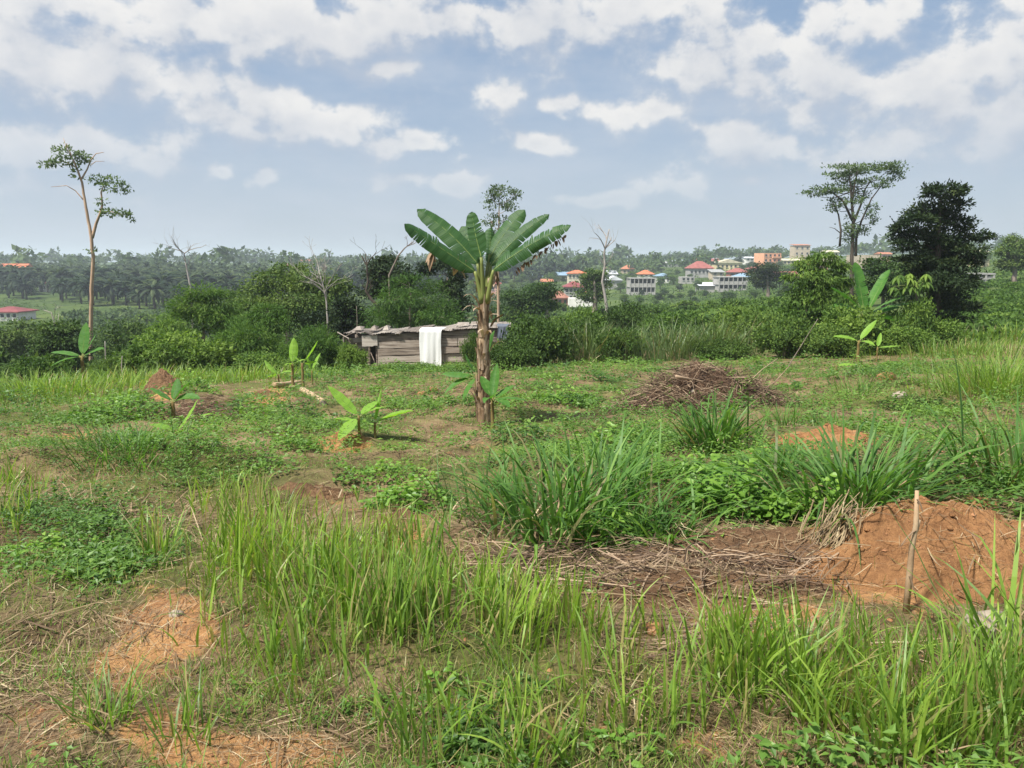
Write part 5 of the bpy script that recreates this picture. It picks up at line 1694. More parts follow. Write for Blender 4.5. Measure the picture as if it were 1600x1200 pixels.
# mid-distance trees behind the shed and to the left
MT = [
    ('feathery_tree', 'light feathery tree behind the left thicket', 40, (318, 540), 3, [(318, 458, 30, 16), (300, 478, 30, 16), (340, 472, 30, 18), (322, 495, 50, 22), (285, 505, 30, 20), (355, 505, 36, 22)], 'feather_leaf', 9000, .26, .05, 1.0, .4),
    ('feathery_tree', 'light feathery tree right behind the shed roof', 42, (640, 540), 4, [(640, 448, 40, 18), (615, 470, 34, 20), (665, 470, 40, 20), (640, 495, 54, 22), (600, 500, 30, 18), (690, 495, 36, 22)], 'feather_leaf', 11000, .26, .05, 1.0, .4),
    ('broadleaf_tree', 'big dark rounded tree left of the shed in the valley', 52, (450, 540), 5, [(450, 425, 30, 14), (475, 440, 40, 20), (425, 445, 36, 20), (455, 465, 60, 24), (510, 465, 34, 22), (400, 470, 34, 22), (430, 495, 56, 24), (490, 495, 44, 24), (530, 450, 20, 18)], 'mid_leaf', 17000, .22, .12, .5, .1),
    ('broadleaf_tree', 'dark round-topped tree behind the feathery tree over the shed', 50, (606, 520), 5, [(606, 415, 26, 13), (590, 430, 26, 16), (625, 432, 26, 16), (608, 452, 40, 18)], 'dark_leaf', 7000, .22, .12, .5, .1),
    ('broadleaf_tree', 'dark tree just left of the tall banana stem', 48, (706, 540), 4, [(706, 450, 18, 14), (712, 475, 20, 20), (700, 500, 26, 20), (715, 430, 14, 10), (690, 418, 18, 10), (665, 420, 16, 10)], 'dark_leaf', 7000, .2, .11, .5, .1),
    ('broadleaf_tree', 'mid-green tree right of the tall banana stem in the valley', 85, (815, 520), 5, [(815, 470, 30, 18), (840, 480, 26, 16), (795, 490, 26, 20), (850, 455, 22, 14)], 'mid_leaf', 6000, .3, .17, .5, .1),
    ('broadleaf_tree', 'tree with yellowish tips before the brick house', 110, (855, 490), 4, [(838, 452, 18, 9), (850, 464, 18, 10), (832, 470, 20, 12), (856, 478, 18, 9)], 'bright_bush', 5000, .36, .2, .5, .1),
    ('broadleaf_tree', 'dark tree between the red-roofed house and the dead tree', 130, (930, 480), 5, [(928, 428, 18, 8), (920, 440, 18, 12), (938, 445, 18, 14), (926, 462, 26, 14)], 'mid_leaf', 5200, .4, .22, .5, .1),
    ('broadleaf_tree', 'dark spreading tree beside the orange building on the hillside', 190, (1200, 470), 4, [(1196, 418, 20, 7), (1185, 430, 20, 10), (1212, 428, 20, 9), (1200, 442, 26, 10)], 'dark_leaf', 4500, .55, .3, .5, .1),
    ('broadleaf_tree', 'dark tree at the right edge beyond the field', 120, (1585, 440), 5, [(1585, 380, 20, 10), (1575, 395, 20, 12), (1600, 395, 24, 14), (1588, 412, 26, 12)], 'mid_leaf', 5600, .42, .24, .5, .1),
    ('broadleaf_tree', 'olive tree in front of the valley at the far left', 45, (95, 580), 4, [(90, 515, 30, 14), (110, 530, 30, 18), (75, 540, 30, 18), (100, 555, 36, 18)], 'mid_leaf', 7000, .2, .11, .5, .1),
    ('broadleaf_tree', 'dark tree in the valley left of the slender tree', 70, (40, 560), 4, [(30, 520, 34, 18), (60, 530, 28, 18), (10, 540, 30, 20)], 'mid_leaf', 5600, .28, .16, .5, .1),
    ('broadleaf_tree', 'dark tree in the valley right of the slender tree', 62, (205, 570), 4, [(200, 520, 36, 18), (225, 535, 30, 20), (180, 540, 30, 20), (215, 555, 36, 18)], 'mid_leaf', 6000, .26, .14, .5, .1),
    ('broadleaf_tree', 'dark tree at the back of the left thicket', 58, (370, 540), 4, [(372, 468, 26, 16), (390, 485, 28, 18), (355, 490, 26, 18), (375, 510, 36, 18)], 'mid_leaf', 6000, .24, .13, .5, .1),
    ('broadleaf_tree', 'dark tree behind the feathery bush left of the shed', 44, (545, 545), 4, [(540, 480, 22, 16), (555, 498, 24, 18), (535, 515, 26, 18)], 'dark_leaf', 5200, .2, .11, .5, .1),
    ('drooping_tree', 'small tree of narrow drooping leaves left of the broad-leaved banana tree', 34, (1288, 540), 3, [(1290, 402, 18, 9), (1268, 415, 24, 13), (1300, 418, 26, 13), (1255, 435, 24, 14), (1285, 440, 30, 18), (1310, 440, 22, 14), (1262, 462, 30, 18), (1300, 470, 34, 18)], 'bright_bush', 8000, .24, .055, .7, .9),
    ('feathery_tree', 'slender feathery tree in front of the big dark rounded tree', 36, (415, 560), 2, [(415, 488, 24, 12), (400, 503, 24, 13), (432, 505, 24, 13), (412, 525, 32, 14)], 'feather_leaf', 5000, .22, .045, 1.0, .4),
    ('feathery_tree', 'small feathery tree right of the slender bare-trunked tree', 38, (262, 570), 2, [(262, 512, 22, 12), (245, 528, 22, 12), (280, 530, 24, 13)], 'feather_leaf', 4200, .22, .045, 1.0, .4),
    ('broadleaf_tree', 'bushy tree behind the umbrella tree foot', 60, (1380, 480), 4, [(1370, 415, 24, 12), (1395, 425, 24, 14), (1380, 440, 34, 16), (1400, 460, 30, 18)], 'mid_leaf', 6000, .25, .14, .5, .1),
]
for i, (nm, lb, d, base, tr, cl, mt, n, L, Wd, rad, dr) in enumerate(MT):
    cxm = np.mean([c[0] for c in cl]); top = min(c[1] for c in cl)
    tree_px(nm, lb, 'tree', d, [base, (base[0], (base[1] + top) / 2 + 12), (cxm, top + 10)], [tr, tr * .7, tr * .3], cl, n, L, Wd, mt, 'bark_grey', 40 + i, sub=18, subr=.26, radial=rad, droop=dr)


# plant with big palmate leaves before the dark tree
def palmate():
    rng = np.random.default_rng(3)
    d = 31.5
    b_ = P(1432, 520, d); b_[2] = float(height(b_[0], d))
    root = empty('palmate_plant', b_, 'plant with big drooping finger leaves in front of the dark tree', 'plant')
    g = G(); tube(g, [b_, P(1432, 470, d), P(1430, 442, d)], [.05, .04, .03], 7); part('stem', g, M['bark_grey'], root, True)
    for k in range(16):
        c = P(1430 + rng.uniform(-34, 34), 432 + rng.uniform(-6, 22), d - rng.uniform(-.3, .5))
        m = 8; g = G()
        az = np.linspace(0, 6.28, m, endpoint=False) + rng.uniform(0, 1)
        ax = np.stack([np.cos(az), np.sin(az), np.full(m, -.55)], 1)
        broad_leaves(g, np.repeat(c[None], m, 0), ax, np.repeat([[0, 0, 1.0]], m, 0) + rng.normal(0, .1, (m, 3)), rng.uniform(.34, .5, m), .13, rng.uniform(.2, .9, m), .35)
        lf = part('leaf', g, M['bright_bush'], root)
        g = G(); tube(g, curve_pts(P(1430, 448, d), c, 4, (0, 0, .06)), [.014, .012, .01, .008], 4); part('leaf_stalk', g, M['petiole'], lf, top=b_)


palmate()


# ------------------------------------------------------------------ shrubs down the slope, palms, village, far woods
def scatter_px(n, rng, x0, x1, d0, d1, pw=1.0):
    d = np.exp(rng.uniform(math.log(d0), math.log(d1), n))
    px = rng.uniform(x0, x1, n)
    return px, d


def shrub_proto(seed, mat, n=1500, L=.22, Wd=.13):
    return Kind(make_bush('shrub', '', 'shrub', mat, (0, 0, 0), 1.0, .9, n, L, Wd, seed, 7, stems=4, sub=14, subr=.24))


SH = [shrub_proto(61, 'bush'), shrub_proto(62, 'bright_bush'), shrub_proto(63, 'mid_leaf'), shrub_proto(64, 'bush')]
rng = np.random.default_rng(17)
# green scrub slope below the village
px, dd = scatter_px(150, rng, 845, 1330, 48, 170)
for k in range(150):
    x = (px[k] - 800) / FPX * dd[k]; z = float(height(x, dd[k]))
    s = rng.uniform(.9, 1.9) * (1 + dd[k] / 160)
    SH[rng.choice([0, 1, 1, 3])].put((x, dd[k], z - .2), 'low green shrub in the scrub on the slope below the village', 'scrub below the village', rng.uniform(0, 6.28), (s, s, s * rng.uniform(.55, .85)))
# valley floor on the left
px, dd = scatter_px(130, rng, -60, 620, 42, 200)
px = np.where((dd > 110) & (px < 120), px + 180, px)
for k in range(130):
    x = (px[k] - 800) / FPX * dd[k]; z = float(height(x, dd[k]))
    s = rng.uniform(.7, 1.5) * (.8 + dd[k] / 75)
    SH[rng.choice([0, 2, 2, 3])].put((x, dd[k], z - .2), 'dark green shrub in the valley left of the shed', 'shrubs in the left valley', rng.uniform(0, 6.28), (s, s, s * rng.uniform(.7, 1.1)))
px, dd = scatter_px(26, rng, 1490, 1640, 40, 130)
for k in range(26):
    x = (px[k] - 800) / FPX * dd[k]; z = float(height(x, dd[k]))
    s = rng.uniform(.35, .8) * (1 + dd[k] / 120)
    SH[1].put((x, dd[k], z - .1), 'small bright shrub on the field at the right edge', 'shrubs on the right field', rng.uniform(0, 6.28), (s, s, s * .7))


# oil palms
def frond(g, p, az, el, L, w, rng, tint):
    n = 7; d = np.array([math.cos(az) * math.cos(el), math.sin(az) * math.cos(el), math.sin(el)])
    side = np.array([-math.sin(az), math.cos(az), 0]); rows = []
    q = np.array(p, float); e = el
    for k in range(n + 1):
        t = k / n
        ww = w * math.sin(math.pi * min(1, .12 + t * .88)) ** .6
        rows += [q + side * ww - [0, 0, ww * .55], q, q - side * ww - [0, 0, ww * .55]]
        e = el - 1.7 * t ** 1.3
        q = q + np.array([math.cos(az) * math.cos(e), math.sin(az) * math.cos(e), math.sin(e)]) * L / n
    Q = []
    for k in range(n):
        b_ = 3 * k
        if k % 1 == 0:
            Q += [[b_, b_ + 1, b_ + 4, b_ + 3], [b_ + 1, b_ + 2, b_ + 5, b_ + 4]]
    g.add(rows, Q, None, tint)


def palm_crown(g, top, L, n, rng):
    for k in range(n):
        frond(g, top, rng.uniform(0, 6.28), rng.uniform(-.35, 1.25), L * rng.uniform(.75, 1.1), .42 * L / 4.2, rng, np.clip(rng.normal(.5, .25), 0, 1))


def make_palm(seed):
    rg_ = np.random.default_rng(seed)
    root = empty('oil_palm', (0, 0, 0), '', 'palm')
    g = G(); h = rg_.uniform(5, 7)
    tube(g, curve_pts((0, 0, -.5), (rg_.normal(0, .2), rg_.normal(0, .2), h), 5), [.4, .34, .32, .34, .3], 7)
    link('trunk', g.mesh('trunk', True), M['bark_dark'], root)
    g = G(); palm_crown(g, (0, 0, h), 5.4, 40, rg_)
    link('crown', g.mesh('crown'), M['palm_leaf'], root)
    return Kind(root)


PALMS = [make_palm(k) for k in (1, 2, 3)]
rng = np.random.default_rng(23)
spots = []
for i in range(60):
    for j in range(26):
        d = 235 + j * 9.5 + rng.normal(0, 2.5)
        x = -330 + i * 9.0 + (4.5 if j % 2 else 0) + rng.normal(0, 2.2)
        pxx = 800 + FPX * x / d
        # plantation edge: nearer rows only towards the middle left
        dmin = np.interp(pxx, [-80, 60, 130, 200, 320, 420, 520, 700, 760, 900], [330, 300, 262, 250, 240, 236, 300, 380, 430, 470])
        if d < dmin or pxx < -60 or pxx > 900: continue
        if pxx < 110 and d < 330 and abs(pxx - 72) < 20: continue
        if 420 < pxx < 520 and d > 420: continue
        spots.append((d - dmin, pxx, x, d))
spots.sort()
near = spots[:290]; rest = spots[290:900]
ORD = ['first', 'second', 'third', 'fourth', 'fifth', 'sixth', 'seventh', 'eighth', 'ninth', 'tenth', 'eleventh', 'twelfth', 'thirteenth', 'fourteenth', 'fifteenth', 'sixteenth', 'seventeenth', 'eighteenth', 'nineteenth', 'twentieth']
front = {q[1:]: ORD[i] for i, q in enumerate(sorted(near[:20], key=lambda q: q[1]))}     # the palms at the very edge of the plantation
for (_, pxx, x, d) in near:
    lb = 'dark oil palm standing behind the near edge of the plantation'
    if (pxx, x, d) in front:
        lb = 'oil palm at the near edge of the plantation, %s from the left' % front[(pxx, x, d)]
    PALMS[rng.integers(0, 3)].put((x, d, float(height(x, d))), lb, 'oil palms of the plantation', rng.uniform(0, 6.28), rng.uniform(.75, 1.4))
g = G()
for (_, pxx, x, d) in rest:
    z = float(height(x, d)); h = rng.uniform(5, 8)
    for k in range(11):
        frond(g, (x, d, z + h), rng.uniform(0, 6.28), rng.uniform(-.3, 1.2), 4.8, .55, rng, np.clip(rng.normal(.5, .25), 0, 1))
tag(link('palm_grove', g.mesh('palm_grove'), M['palm_leaf']), 'oil palms farther back in the plantation', 'palm grove', kind='stuff')


# far woods: one mass of crowns
def far_crown(g, c, rx, rz, n, rng, size):
    dirs = rand_unit(n, rng); dirs[:, 2] = np.abs(dirs[:, 2]) * 1.2 - .3
    pos = np.asarray(c) + dirs * np.array([rx, rx, rz]) * rng.uniform(.55, 1, (n, 1))
    nr = dirs + np.array([0, 0, .5]) + rng.normal(0, .35, (n, 3))
    leaves(g, pos, rand_unit(n, rng), nr, size * rng.uniform(.6, 1.3, n), size * .7, np.clip(rng.normal(.45, .1) + rng.normal(0, .15, n), 0, 1))


rng = np.random.default_rng(29)
g = G()
for k in range(1500):
    d = math.exp(rng.uniform(math.log(480), math.log(1500))); pxx = rng.uniform(-150, 1750)
    x = (pxx - 800) / FPX * d; z = float(height(x, d))
    if pxx > 1100 and d < 640: continue
    if pxx < 760 and d < 700 and rng.uniform() < .6: continue
    r = rng.uniform(3.5, 7) * (1.0 if rng.uniform() < .9 else 1.6)
    far_crown(g, (x, d, z + r * 1.0), r, r * .85, 48, rng, r * .5)
tag(link('distant_forest', g.mesh('distant_forest'), M['far_leaf']), 'far-off woods along the horizon', 'forest', kind='stuff')


def scrub(name, label, mat, n, px0, px1, d0, d1, r0, r1, seed, m=13, keep=None):
    rng = np.random.default_rng(seed); g = G()
    d = np.exp(rng.uniform(math.log(d0), math.log(d1), n)); x = (rng.uniform(px0, px1, n) - 800) / FPX * d
    z = height(x, d); pat = fbm(x, d, .03, 3, seed)
    for k in range(n):
        if pat[k] < -.06 and rng.uniform() < .75: continue
        if keep and not keep(800 + FPX * x[k] / d[k], d[k]): continue
        r = rng.uniform(r0, r1) * (.8 + d[k] / d1 * .6)
        far_crown(g, (x[k], d[k], z[k] + r * .35), r, r * .7, m, rng, r * .5)
    tag(link(name, g.mesh(name), M[mat]), label, 'scrub', kind='stuff')


scrub('valley_scrub', 'dark scrub filling the valley floor on the left', 'far_leaf', 3400, -150, 860, 66, 232, .8, 1.9, 5, 26, lambda px, d: px > 100 or d < 120)
scrub('valley_weeds', 'low weeds on the open ground before the oil palms', 'bush', 2600, -150, 560, 120, 300, .3, .8, 10, 16)
scrub('ridge_scrub', 'dark scrub beside the oil palms in the middle distance', 'far_leaf', 1200, 480, 860, 230, 420, 1.0, 2.2, 9, 22)
scrub('hillside_scrub', 'scrub and gardens between the hillside houses', 'bush', 5200, 780, 1700, 150, 620, .6, 1.7, 6, 15)
scrub('slope_scrub', 'green scrub covering the slope below the village', 'bright_bush', 2600, 840, 1330, 42, 170, .45, 1.1, 7, 22)
scrub('field_scrub', 'light green crop and weeds on the field at the right edge', 'bright_bush', 2200, 1480, 1750, 32, 150, .25, .6, 8, 16)


# trees among and above the houses
def village_tree(seed, mat, slim=False):
    rg_ = np.random.default_rng(seed)
    root = empty('village_tree', (0, 0, 0), '', 'tree')
    g = G(); tube(g, curve_pts((0, 0, -.4), (0, 0, 5), 5, (0, 0, 0), .1, rg_), [.32, .28, .24, .2, .15], 6)
    cl = []
    for k in range(9):
        a = rg_.uniform(0, 6.28); rr = rg_.uniform(0, 2.3)
        c = np.array([rr * math.cos(a), rr * math.sin(a), rg_.uniform(3.2, 7.2)]); r = rg_.uniform(1.1, 1.9)
        cl.append((c, np.array([r, r, r * .75])))
        tube(g, curve_pts((0, 0, 3.2), c, 4), [.12, .09, .07, .04], 4)
    link('trunk', g.mesh('trunk', True), M['bark_dark'], root)
    g = G(); crown(g, cl, 1500, .6, .38, rg_, 12, .28)
    link('crown', g.mesh('crown'), M[mat], root)
    return Kind(root)


VT = [village_tree(71, 'mid_leaf'), village_tree(72, 'dark_leaf'), village_tree(73, 'mid_leaf'), village_tree(74, 'bright_bush')]
rng = np.random.default_rng(31)
SK = [(1155, 398, 560, 'dark tree on the skyline left of the orange building', 1), (1186, 394, 600, 'spreading tree on the skyline behind the orange building', 1), (1224, 394, 610, 'round tree on the skyline right of the orange building', 2),
      (1083, 402, 620, 'thin tree on the skyline above the big red roof', 1), (1128, 402, 620, 'tree on the skyline above the cream house', 0), (985, 410, 640, 'tree on the hilltop behind the orange roofs', 0), (930, 404, 700, 'pale tall tree on the far ridge behind the dead tree', 0),
      (1040, 406, 640, 'dark tree on the ridge above the blue roof', 1), (1375, 388, 500, 'spreading tree on the skyline right of the umbrella tree', 1), (1540, 392, 300, 'tree on the skyline right of the dark tree', 0), (1000, 415, 560, 'yellow-green tree among the hillside houses', 3)]
for (a, top, d, lb, k) in SK:
    p = P(a, top, d); z = float(height(p[0], d)); H = max(p[2] - z, 5)
    VT[k].put((p[0], d, z - .3), lb, None, rng.uniform(0, 6.28), (H / 8.4 * 1.05, H / 8.4 * 1.05, H / 8.4))
HOUSES_PX = []


# ---- houses
def flat_mat(name, col, rough=.8, var=.35, scale=.6):
    return noise_mat(name, [(.2, tuple(c * (1 - var) for c in col)), (.5, col), (.8, tuple(min(1, c * (1 + var * .5)) for c in col))], scale, 6, rough, .2, bstr=.1)


HM = {k: flat_mat('paint_' + k, c) for k, c in {'cream': (.62, .56, .42), 'white': (.70, .68, .63), 'grey': (.34, .33, .31), 'brick': (.30, .13, .085), 'orange': (.66, .34, .20), 'pink': (.60, .36, .30), 'yellow': (.62, .52, .30), 'beige': (.46, .38, .28)}.items()}
RM = {k: flat_mat('roof_' + k, c, .6, .5, .45) for k, c in {'maroon': (.21, .06, .06), 'orange': (.50, .15, .07), 'brown': (.28, .13, .09), 'blue': (.20, .29, .38), 'white': (.62, .63, .66), 'red': (.27, .09, .075), 'cream': (.50, .45, .32), 'grey': (.30, .30, .29), 'rust': (.40, .16, .09)}.items()}
m, N = new_mat('dark_window'); finish(N, principled(N, (.025, .028, .03), .25, .5).outputs[0]); HM['window'] = m


def house(name, label, px, half, py_top, py_eave, py_base, d, wall, roof, rkind='hip', rows=1, cols=4, depth=9, rz=.0, drop=3.0, balc=False, frame=False):
    for _k in range(40):
        c = P(px, py_base, d)
        if float(height(c[0], d)) <= c[2] + .3: break
        d *= .985
    s = d / FPX
    HOUSES_PX.append((px, (py_top + py_base) / 2, label))
    c = P(px, py_base, d)
    zt, ze = P(px, py_top, d)[2], P(px, py_eave, d)[2]
    gz = min(float(height(c[0], d)), c[2])
    w = half * 2 * s
    root = empty(name, (c[0], d + depth / 2, gz), label, 'house', rz=rz)
    h = ze - gz
    hz = ze - c[2]
    g = G()
    front = -depth / 2

    def add(nm, gg, mt, par=root):
        return link(nm, gg.mesh(nm), mt, par)
    if not frame:
        box(g, (0, 0, (h - .4) / 2 - .2), w, depth, h + .4)
        add('wall', g, HM[wall])
    else:
        sh = hz / rows
        nb = cols + 1
        for r in range(rows + 1):
            gg = G(); box(gg, (0, 0, h - r * sh), w, depth, .28); add('floor_slab', gg, HM[wall])
        for k in range(nb):
            for fy in (-1, 1):
                gg = G(); box(gg, (-w / 2 + .2 + (w - .4) * k / (nb - 1), fy * (depth / 2 - .2), h / 2 - .5), .32, .32, h + .6); add('column', gg, HM[wall])
        gg = G(); box(gg, (0, depth / 2 - .5, h / 2), w - .4, .2, h); add('back_wall', gg, HM[wall])
        for sd in (-1, 1):
            gg = G(); box(gg, (sd * (w / 2 - .5), 0, h / 2), .2, depth - 1.2, h); add('side_wall', gg, HM[wall])
        gg = G(); box(gg, (0, 0, (h - hz) / 2 - .2), w - .3, depth - .3, max(h - hz, .4) + .1); add('base_wall', gg, HM[wall])
        for r in range(rows):
            gg = G(); box(gg, (0, front + .3, h - (r + 1) * sh + sh * .2 + .14), w - .5, .16, sh * .38); add('parapet', gg, HM[wall])
    if roof:
        rh = zt - ze; ov = .7
        gg = G()
        a, b_ = w / 2 + ov, depth / 2 + ov
        if rkind == 'hip':
            k = max(a - b_ * .9, a * .15)
            V = [[-a, -b_, h], [a, -b_, h], [a, b_, h], [-a, b_, h], [-k, 0, h + rh], [k, 0, h + rh]]
            gg.add(V, [[0, 1, 5, 4], [2, 3, 4, 5]], [[1, 2, 5], [3, 0, 4]]); gg.add(np.array(V[:4]) - [0, 0, .25], [[3, 2, 1, 0]])
            gg.add(V[:4] + [list(np.array(v) - [0, 0, .25]) for v in V[:4]], [[0, 4, 5, 1], [1, 5, 6, 2], [2, 6, 7, 3], [3, 7, 4, 0]])
        elif rkind == 'gable':
            V = [[-a, -b_, h], [a, -b_, h], [a, b_, h], [-a, b_, h], [-a, 0, h + rh], [a, 0, h + rh]]
            gg.add(V, [[0, 1, 5, 4], [2, 3, 4, 5], [0, 3, 2, 1]], [[1, 2, 5], [3, 0, 4]])
        elif rkind == 'front':
            V = [[-a, -b_, h], [a, -b_, h], [a, b_, h], [-a, b_, h], [0, -b_, h + rh], [0, b_, h + rh]]
            gg.add(V, [[0, 4, 5, 3], [4, 1, 2, 5], [0, 3, 2, 1]], [[0, 1, 4], [2, 3, 5]])
        else:
            gg.add([[-a, -b_, h], [a, -b_, h], [a, b_, h + rh], [-a, b_, h + rh], [-a, -b_, h - .15], [a, -b_, h - .15], [a, b_, h + rh - .15], [-a, b_, h + rh - .15]], [[0, 1, 2, 3], [7, 6, 5, 4], [0, 4, 5, 1], [1, 5, 6, 2], [2, 6, 7, 3], [3, 7, 4, 0]])
        add('roof', gg, RM[roof])
    if not frame and cols:
        sh = hz / rows
        for r in range(rows):
            for k in range(cols):
                cx = -w / 2 + w * (k + .5) / cols
                ww, wh = min(1.3, w / cols * .5), min(1.4, sh * .5)
                gg = G(); box(gg, (cx, front - .03, h - (r + .52) * sh), ww, .14, wh); wn = add('window', gg, HM['window'])
                gg = G(); box(gg, (cx, front - .12, h - (r + .52) * sh - wh / 2 - .1), ww + .3, .28, .12); add('sill', gg, HM['white'], wn)
        if balc:
            for r in range(rows):
                gg = G(); box(gg, (w * .22, front - .6, h - (r + .9) * sh), w * .5, 1.2, .9); add('balcony', gg, HM[wall])
    return root


house('house', 'two-storey grey house with maroon hip roof at the foot of the hillside', 898, 15, 440, 448, 470, 360, 'grey', 'maroon', rows=2, cols=5)
house('house', 'brick house with brown roof below the maroon-roofed one', 875, 12, 455, 465, 478, 330, 'brick', 'brown', rows=1, cols=3)
house('house', 'cream house with bright orange roof on the hillside', 902, 14, 422, 427, 446, 470, 'cream', 'orange', rows=2, cols=5, rkind='hip')
house('house', 'low house with blue roof left of the bright orange roof', 880, 10, 425, 430, 440, 460, 'beige', 'blue', rkind='shed', cols=3)
house('house', 'low house with pale blue roof at the left end of the village', 836, 11, 429, 432, 438, 480, 'beige', 'blue', rkind='shed', cols=3)
house('house', 'white-washed low wall building below the brick house', 908, 19, 464, 465, 480, 300, 'white', None, cols=0, depth=5)
house('unfinished_building', 'unfinished grey concrete frame building left of centre of the village', 1004, 20, 434, 435, 462, 390, 'grey', None, rows=2, cols=6, frame=True, depth=11)
house('house', 'grey house with white gable roof left of the concrete frame building', 960, 12, 431, 438, 452, 410, 'grey', 'white', rkind='front', cols=2)
house('house', 'house with glowing orange roof above the concrete frame building', 1010, 11, 422, 428, 433, 480, 'white', 'orange', cols=3)
house('house', 'house with slate blue roof right of the concrete frame building', 1037, 10, 427, 431, 442, 430, 'white', 'blue', cols=3)
house('house', 'house with rusty roof above the white gable house', 982, 9, 414, 420, 428, 540, 'beige', 'rust', cols=3)
house('house', 'brown-roofed house behind the white gable house', 955, 9, 415, 420, 428, 545, 'white', 'brown', cols=3)
house('house', 'low white-roofed shed house under the brown-roofed house', 955, 9, 423, 428, 436, 500, 'white', 'white', rkind='shed', cols=2)
house('house', 'large house with wide red hip roof on the hillside', 1096, 18, 408, 419, 430, 470, 'grey', 'red', rows=1, cols=6, depth=12)
house('house', 'large cream house with pale gable roof beside the red roof', 1139, 20, 405, 411, 420, 520, 'yellow', 'cream', rkind='front', cols=6, depth=12)
house('house', 'long low red-roofed row behind the red hip roof', 1105, 18, 404, 408, 414, 580, 'beige', 'red', rkind='gable', cols=5)
house('house', 'low house with red roof under the cream house', 1155, 14, 419, 425, 432, 450, 'brick', 'red', cols=4)
house('unfinished_building', 'unfinished grey block building at the right of the village', 1145, 22, 432, 433, 456, 380, 'grey', None, rows=2, cols=6, frame=True, depth=11)
house('house', 'house with blue-grey hip roof just behind the grey block building', 1163, 14, 427, 433, 440, 410, 'grey', 'blue', cols=3)
house('apartment_block', 'bright orange three-storey apartment block on the hill', 1203, 15, 394, 395, 418, 540, 'orange', None, rows=3, cols=4, balc=True, depth=12, rz=.25)
house('unfinished_building', 'unfinished block with red roof edge on the hilltop', 1253, 12, 381, 383, 400, 600, 'beige', 'rust', rkind='shed', rows=2, cols=3, depth=10)
house('house', 'long yellowish low building right of the orange block', 1238, 14, 404, 407, 413, 560, 'yellow', 'cream', rkind='gable', cols=5)
house('house', 'long red-roofed house below the orange block', 1228, 18, 424, 430, 438, 430, 'beige', 'red', rkind='gable', cols=5)
house('house', 'white house with brown roof at the left edge of the valley', 4, 24, 480, 487, 499, 205, 'white', 'maroon', cols=5, depth=8)
house('house', 'maroon-roofed house among the oil palms at the left', 74, 12, 434, 443, 454, 345, 'white', 'maroon', rz=-.3, cols=3)
house('house', 'orange-roofed house behind the palms at the far left', 18, 20, 412, 418, 426, 420, 'beige', 'orange', rkind='gable', cols=4)
house('house', 'pink house seen behind the tall banana stem', 770, 11, 438, 443, 456, 320, 'pink', 'red', rows=1, cols=3)
house('house', 'brown building on the far ridge left of the shed', 482, 12, 405, 408, 414, 760, 'beige', 'rust', rkind='gable', cols=5)
house('house', 'reddish building on the far ridge beside the brown one', 452, 9, 405, 408, 413, 780, 'brick', 'rust', rkind='gable', cols=3)
house('house', 'pale sheds on the far ridge before the dark round tree', 548, 14, 417, 420, 424, 640, 'yellow', 'cream', rkind='gable', cols=4)
house('boundary_wall', 'long beige boundary wall on the hill behind the umbrella tree', 1350, 26, 397, 398, 404, 420, 'beige', None, cols=0, depth=1)
house('house', 'small yellow house at the right edge of the hill', 1541, 6, 390, 393, 398, 300, 'yellow', 'cream', rkind='shed', cols=2)
house('ruined_hut', 'roofless grey hut at the far end of the right field', 1541, 14, 427, 428, 436, 140, 'grey', None, frame=True, rows=1, cols=2, depth=4)
house('house', 'low pale roofed shelter below the grey block building', 1108, 14, 442, 446, 452, 350, 'grey', 'white', rkind='shed', cols=0)
house('house', 'brick house half hidden left of the umbrella tree foot', 1283, 10, 408, 413, 424, 430, 'orange', 'rust', cols=3)

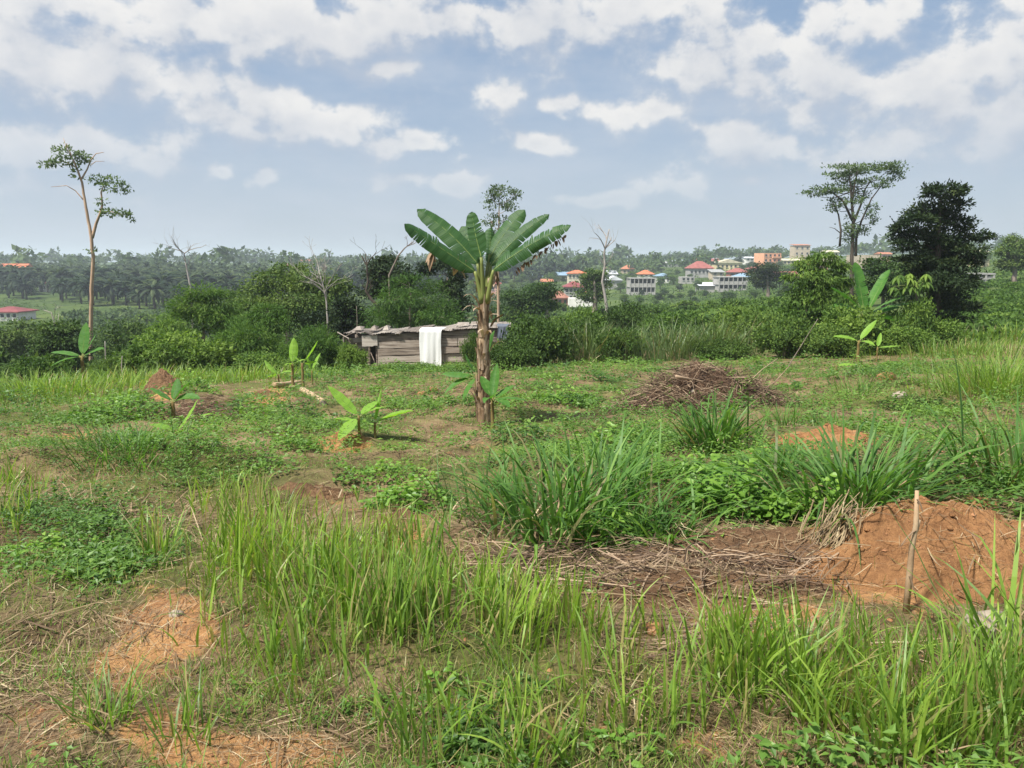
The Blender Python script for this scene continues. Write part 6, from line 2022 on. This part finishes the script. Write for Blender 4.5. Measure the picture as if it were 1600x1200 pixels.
for (lb, px_, hw, pt, pe, pb, d_, wl, rf, rk, nc) in [
        ('small house with rusty roof at the left end of the village', 855, 8, 436, 440, 447, 420, 'beige', 'rust', 'gable', 2),
        ('low brown-roofed house above the glowing orange roof', 1022, 9, 412, 416, 422, 560, 'beige', 'brown', 'gable', 3),
        ('long grey-roofed house on the ridge above the slate blue roof', 1050, 14, 408, 411, 417, 600, 'grey', 'grey', 'gable', 4),
        ('low house with pale roof right of the red hip roof', 1122, 9, 421, 425, 431, 440, 'beige', 'grey', 'shed', 2),
        ('red-roofed house at the foot of the orange block', 1182, 10, 416, 420, 427, 470, 'brick', 'red', 'hip', 3),
        ('white house with white roof on the skyline left of the orange block', 1172, 6, 401, 403, 408, 580, 'white', 'white', 'shed', 2),
        ('low rusty-roofed house right of the brick house', 925, 8, 452, 456, 464, 350, 'white', 'rust', 'gable', 2),
        ('grey roofless house below the slate blue roof', 1075, 10, 431, 432, 440, 420, 'grey', None, 'hip', 3),
        ('low white house under the long red-roofed house', 1262, 10, 428, 432, 440, 420, 'white', 'brown', 'gable', 3),
        ('cream house on the hill above the long yellowish building', 1300, 10, 391, 394, 400, 560, 'cream', 'cream', 'gable', 3),
        ('small reddish house on the hill right of the umbrella tree', 1385, 8, 394, 397, 404, 480, 'pink', 'rust', 'gable', 2)]:
    house('house', lb, px_, hw, pt, pe, pb, d_, wl, rf, rk, 1, nc)

# trees between the houses
_vr = np.random.default_rng(77)
VPX = [(float(_vr.uniform(830, 1290)), float(_vr.uniform(412, 470))) for _ in range(46)] + [(840, 452), (860, 440), (925, 446), (940, 452), (968, 452), (950, 440), (1030, 446), (1050, 440), (1060, 450), (1075, 436), (1090, 452), (1035, 462), (1060, 464), (1100, 460), (1120, 424), (1070, 424), (1180, 458), (1190, 446), (1215, 446), (1240, 440), (1260, 436), (1240, 420), (1265, 415), (1168, 416), (915, 424),
       (935, 432), (1000, 470), (975, 474), (1025, 474), (1085, 470), (1130, 468), (1175, 472), (1280, 440), (1300, 425), (1320, 420), (1360, 415), (1400, 410), (800, 450), (815, 440), (790, 462), (740, 452), (720, 446), (1070, 412), (1030, 420), (990, 440), (830, 470), (880, 486), (1350, 440), (1230, 462), (1260, 456)]
_ds = np.arange(190, 640, 4.0)
for k, (a, b_) in enumerate(VPX):
    xs_ = (a - 800) / FPX * _ds; pys = project(xs_, _ds, height(xs_, _ds))[1]
    d = float(_ds[np.argmin(np.abs(pys - (b_ + 6)))])
    x = (a - 800) / FPX * d; z = float(height(x, d)); s = rng.uniform(.45, .8) * (.7 if b_ > 455 else 1)
    h = min(HOUSES_PX, key=lambda q: (q[0] - a) ** 2 + (q[1] - b_) ** 2 * 2)
    rel = ('left of' if a < h[0] else 'right of') if abs(a - h[0]) > abs(b_ - h[1]) * 1.2 else ('above' if b_ < h[1] else 'below')
    lb = ' '.join(('green tree just %s the %s' % (rel, h[2])).split()[:16])
    VT[[0, 1, 2, 3, 0, 2][rng.integers(0, 6)]].put((x, d, z - .3), lb, 'trees among the hillside houses', rng.uniform(0, 6.28), (s * 1.2, s * 1.2, s))
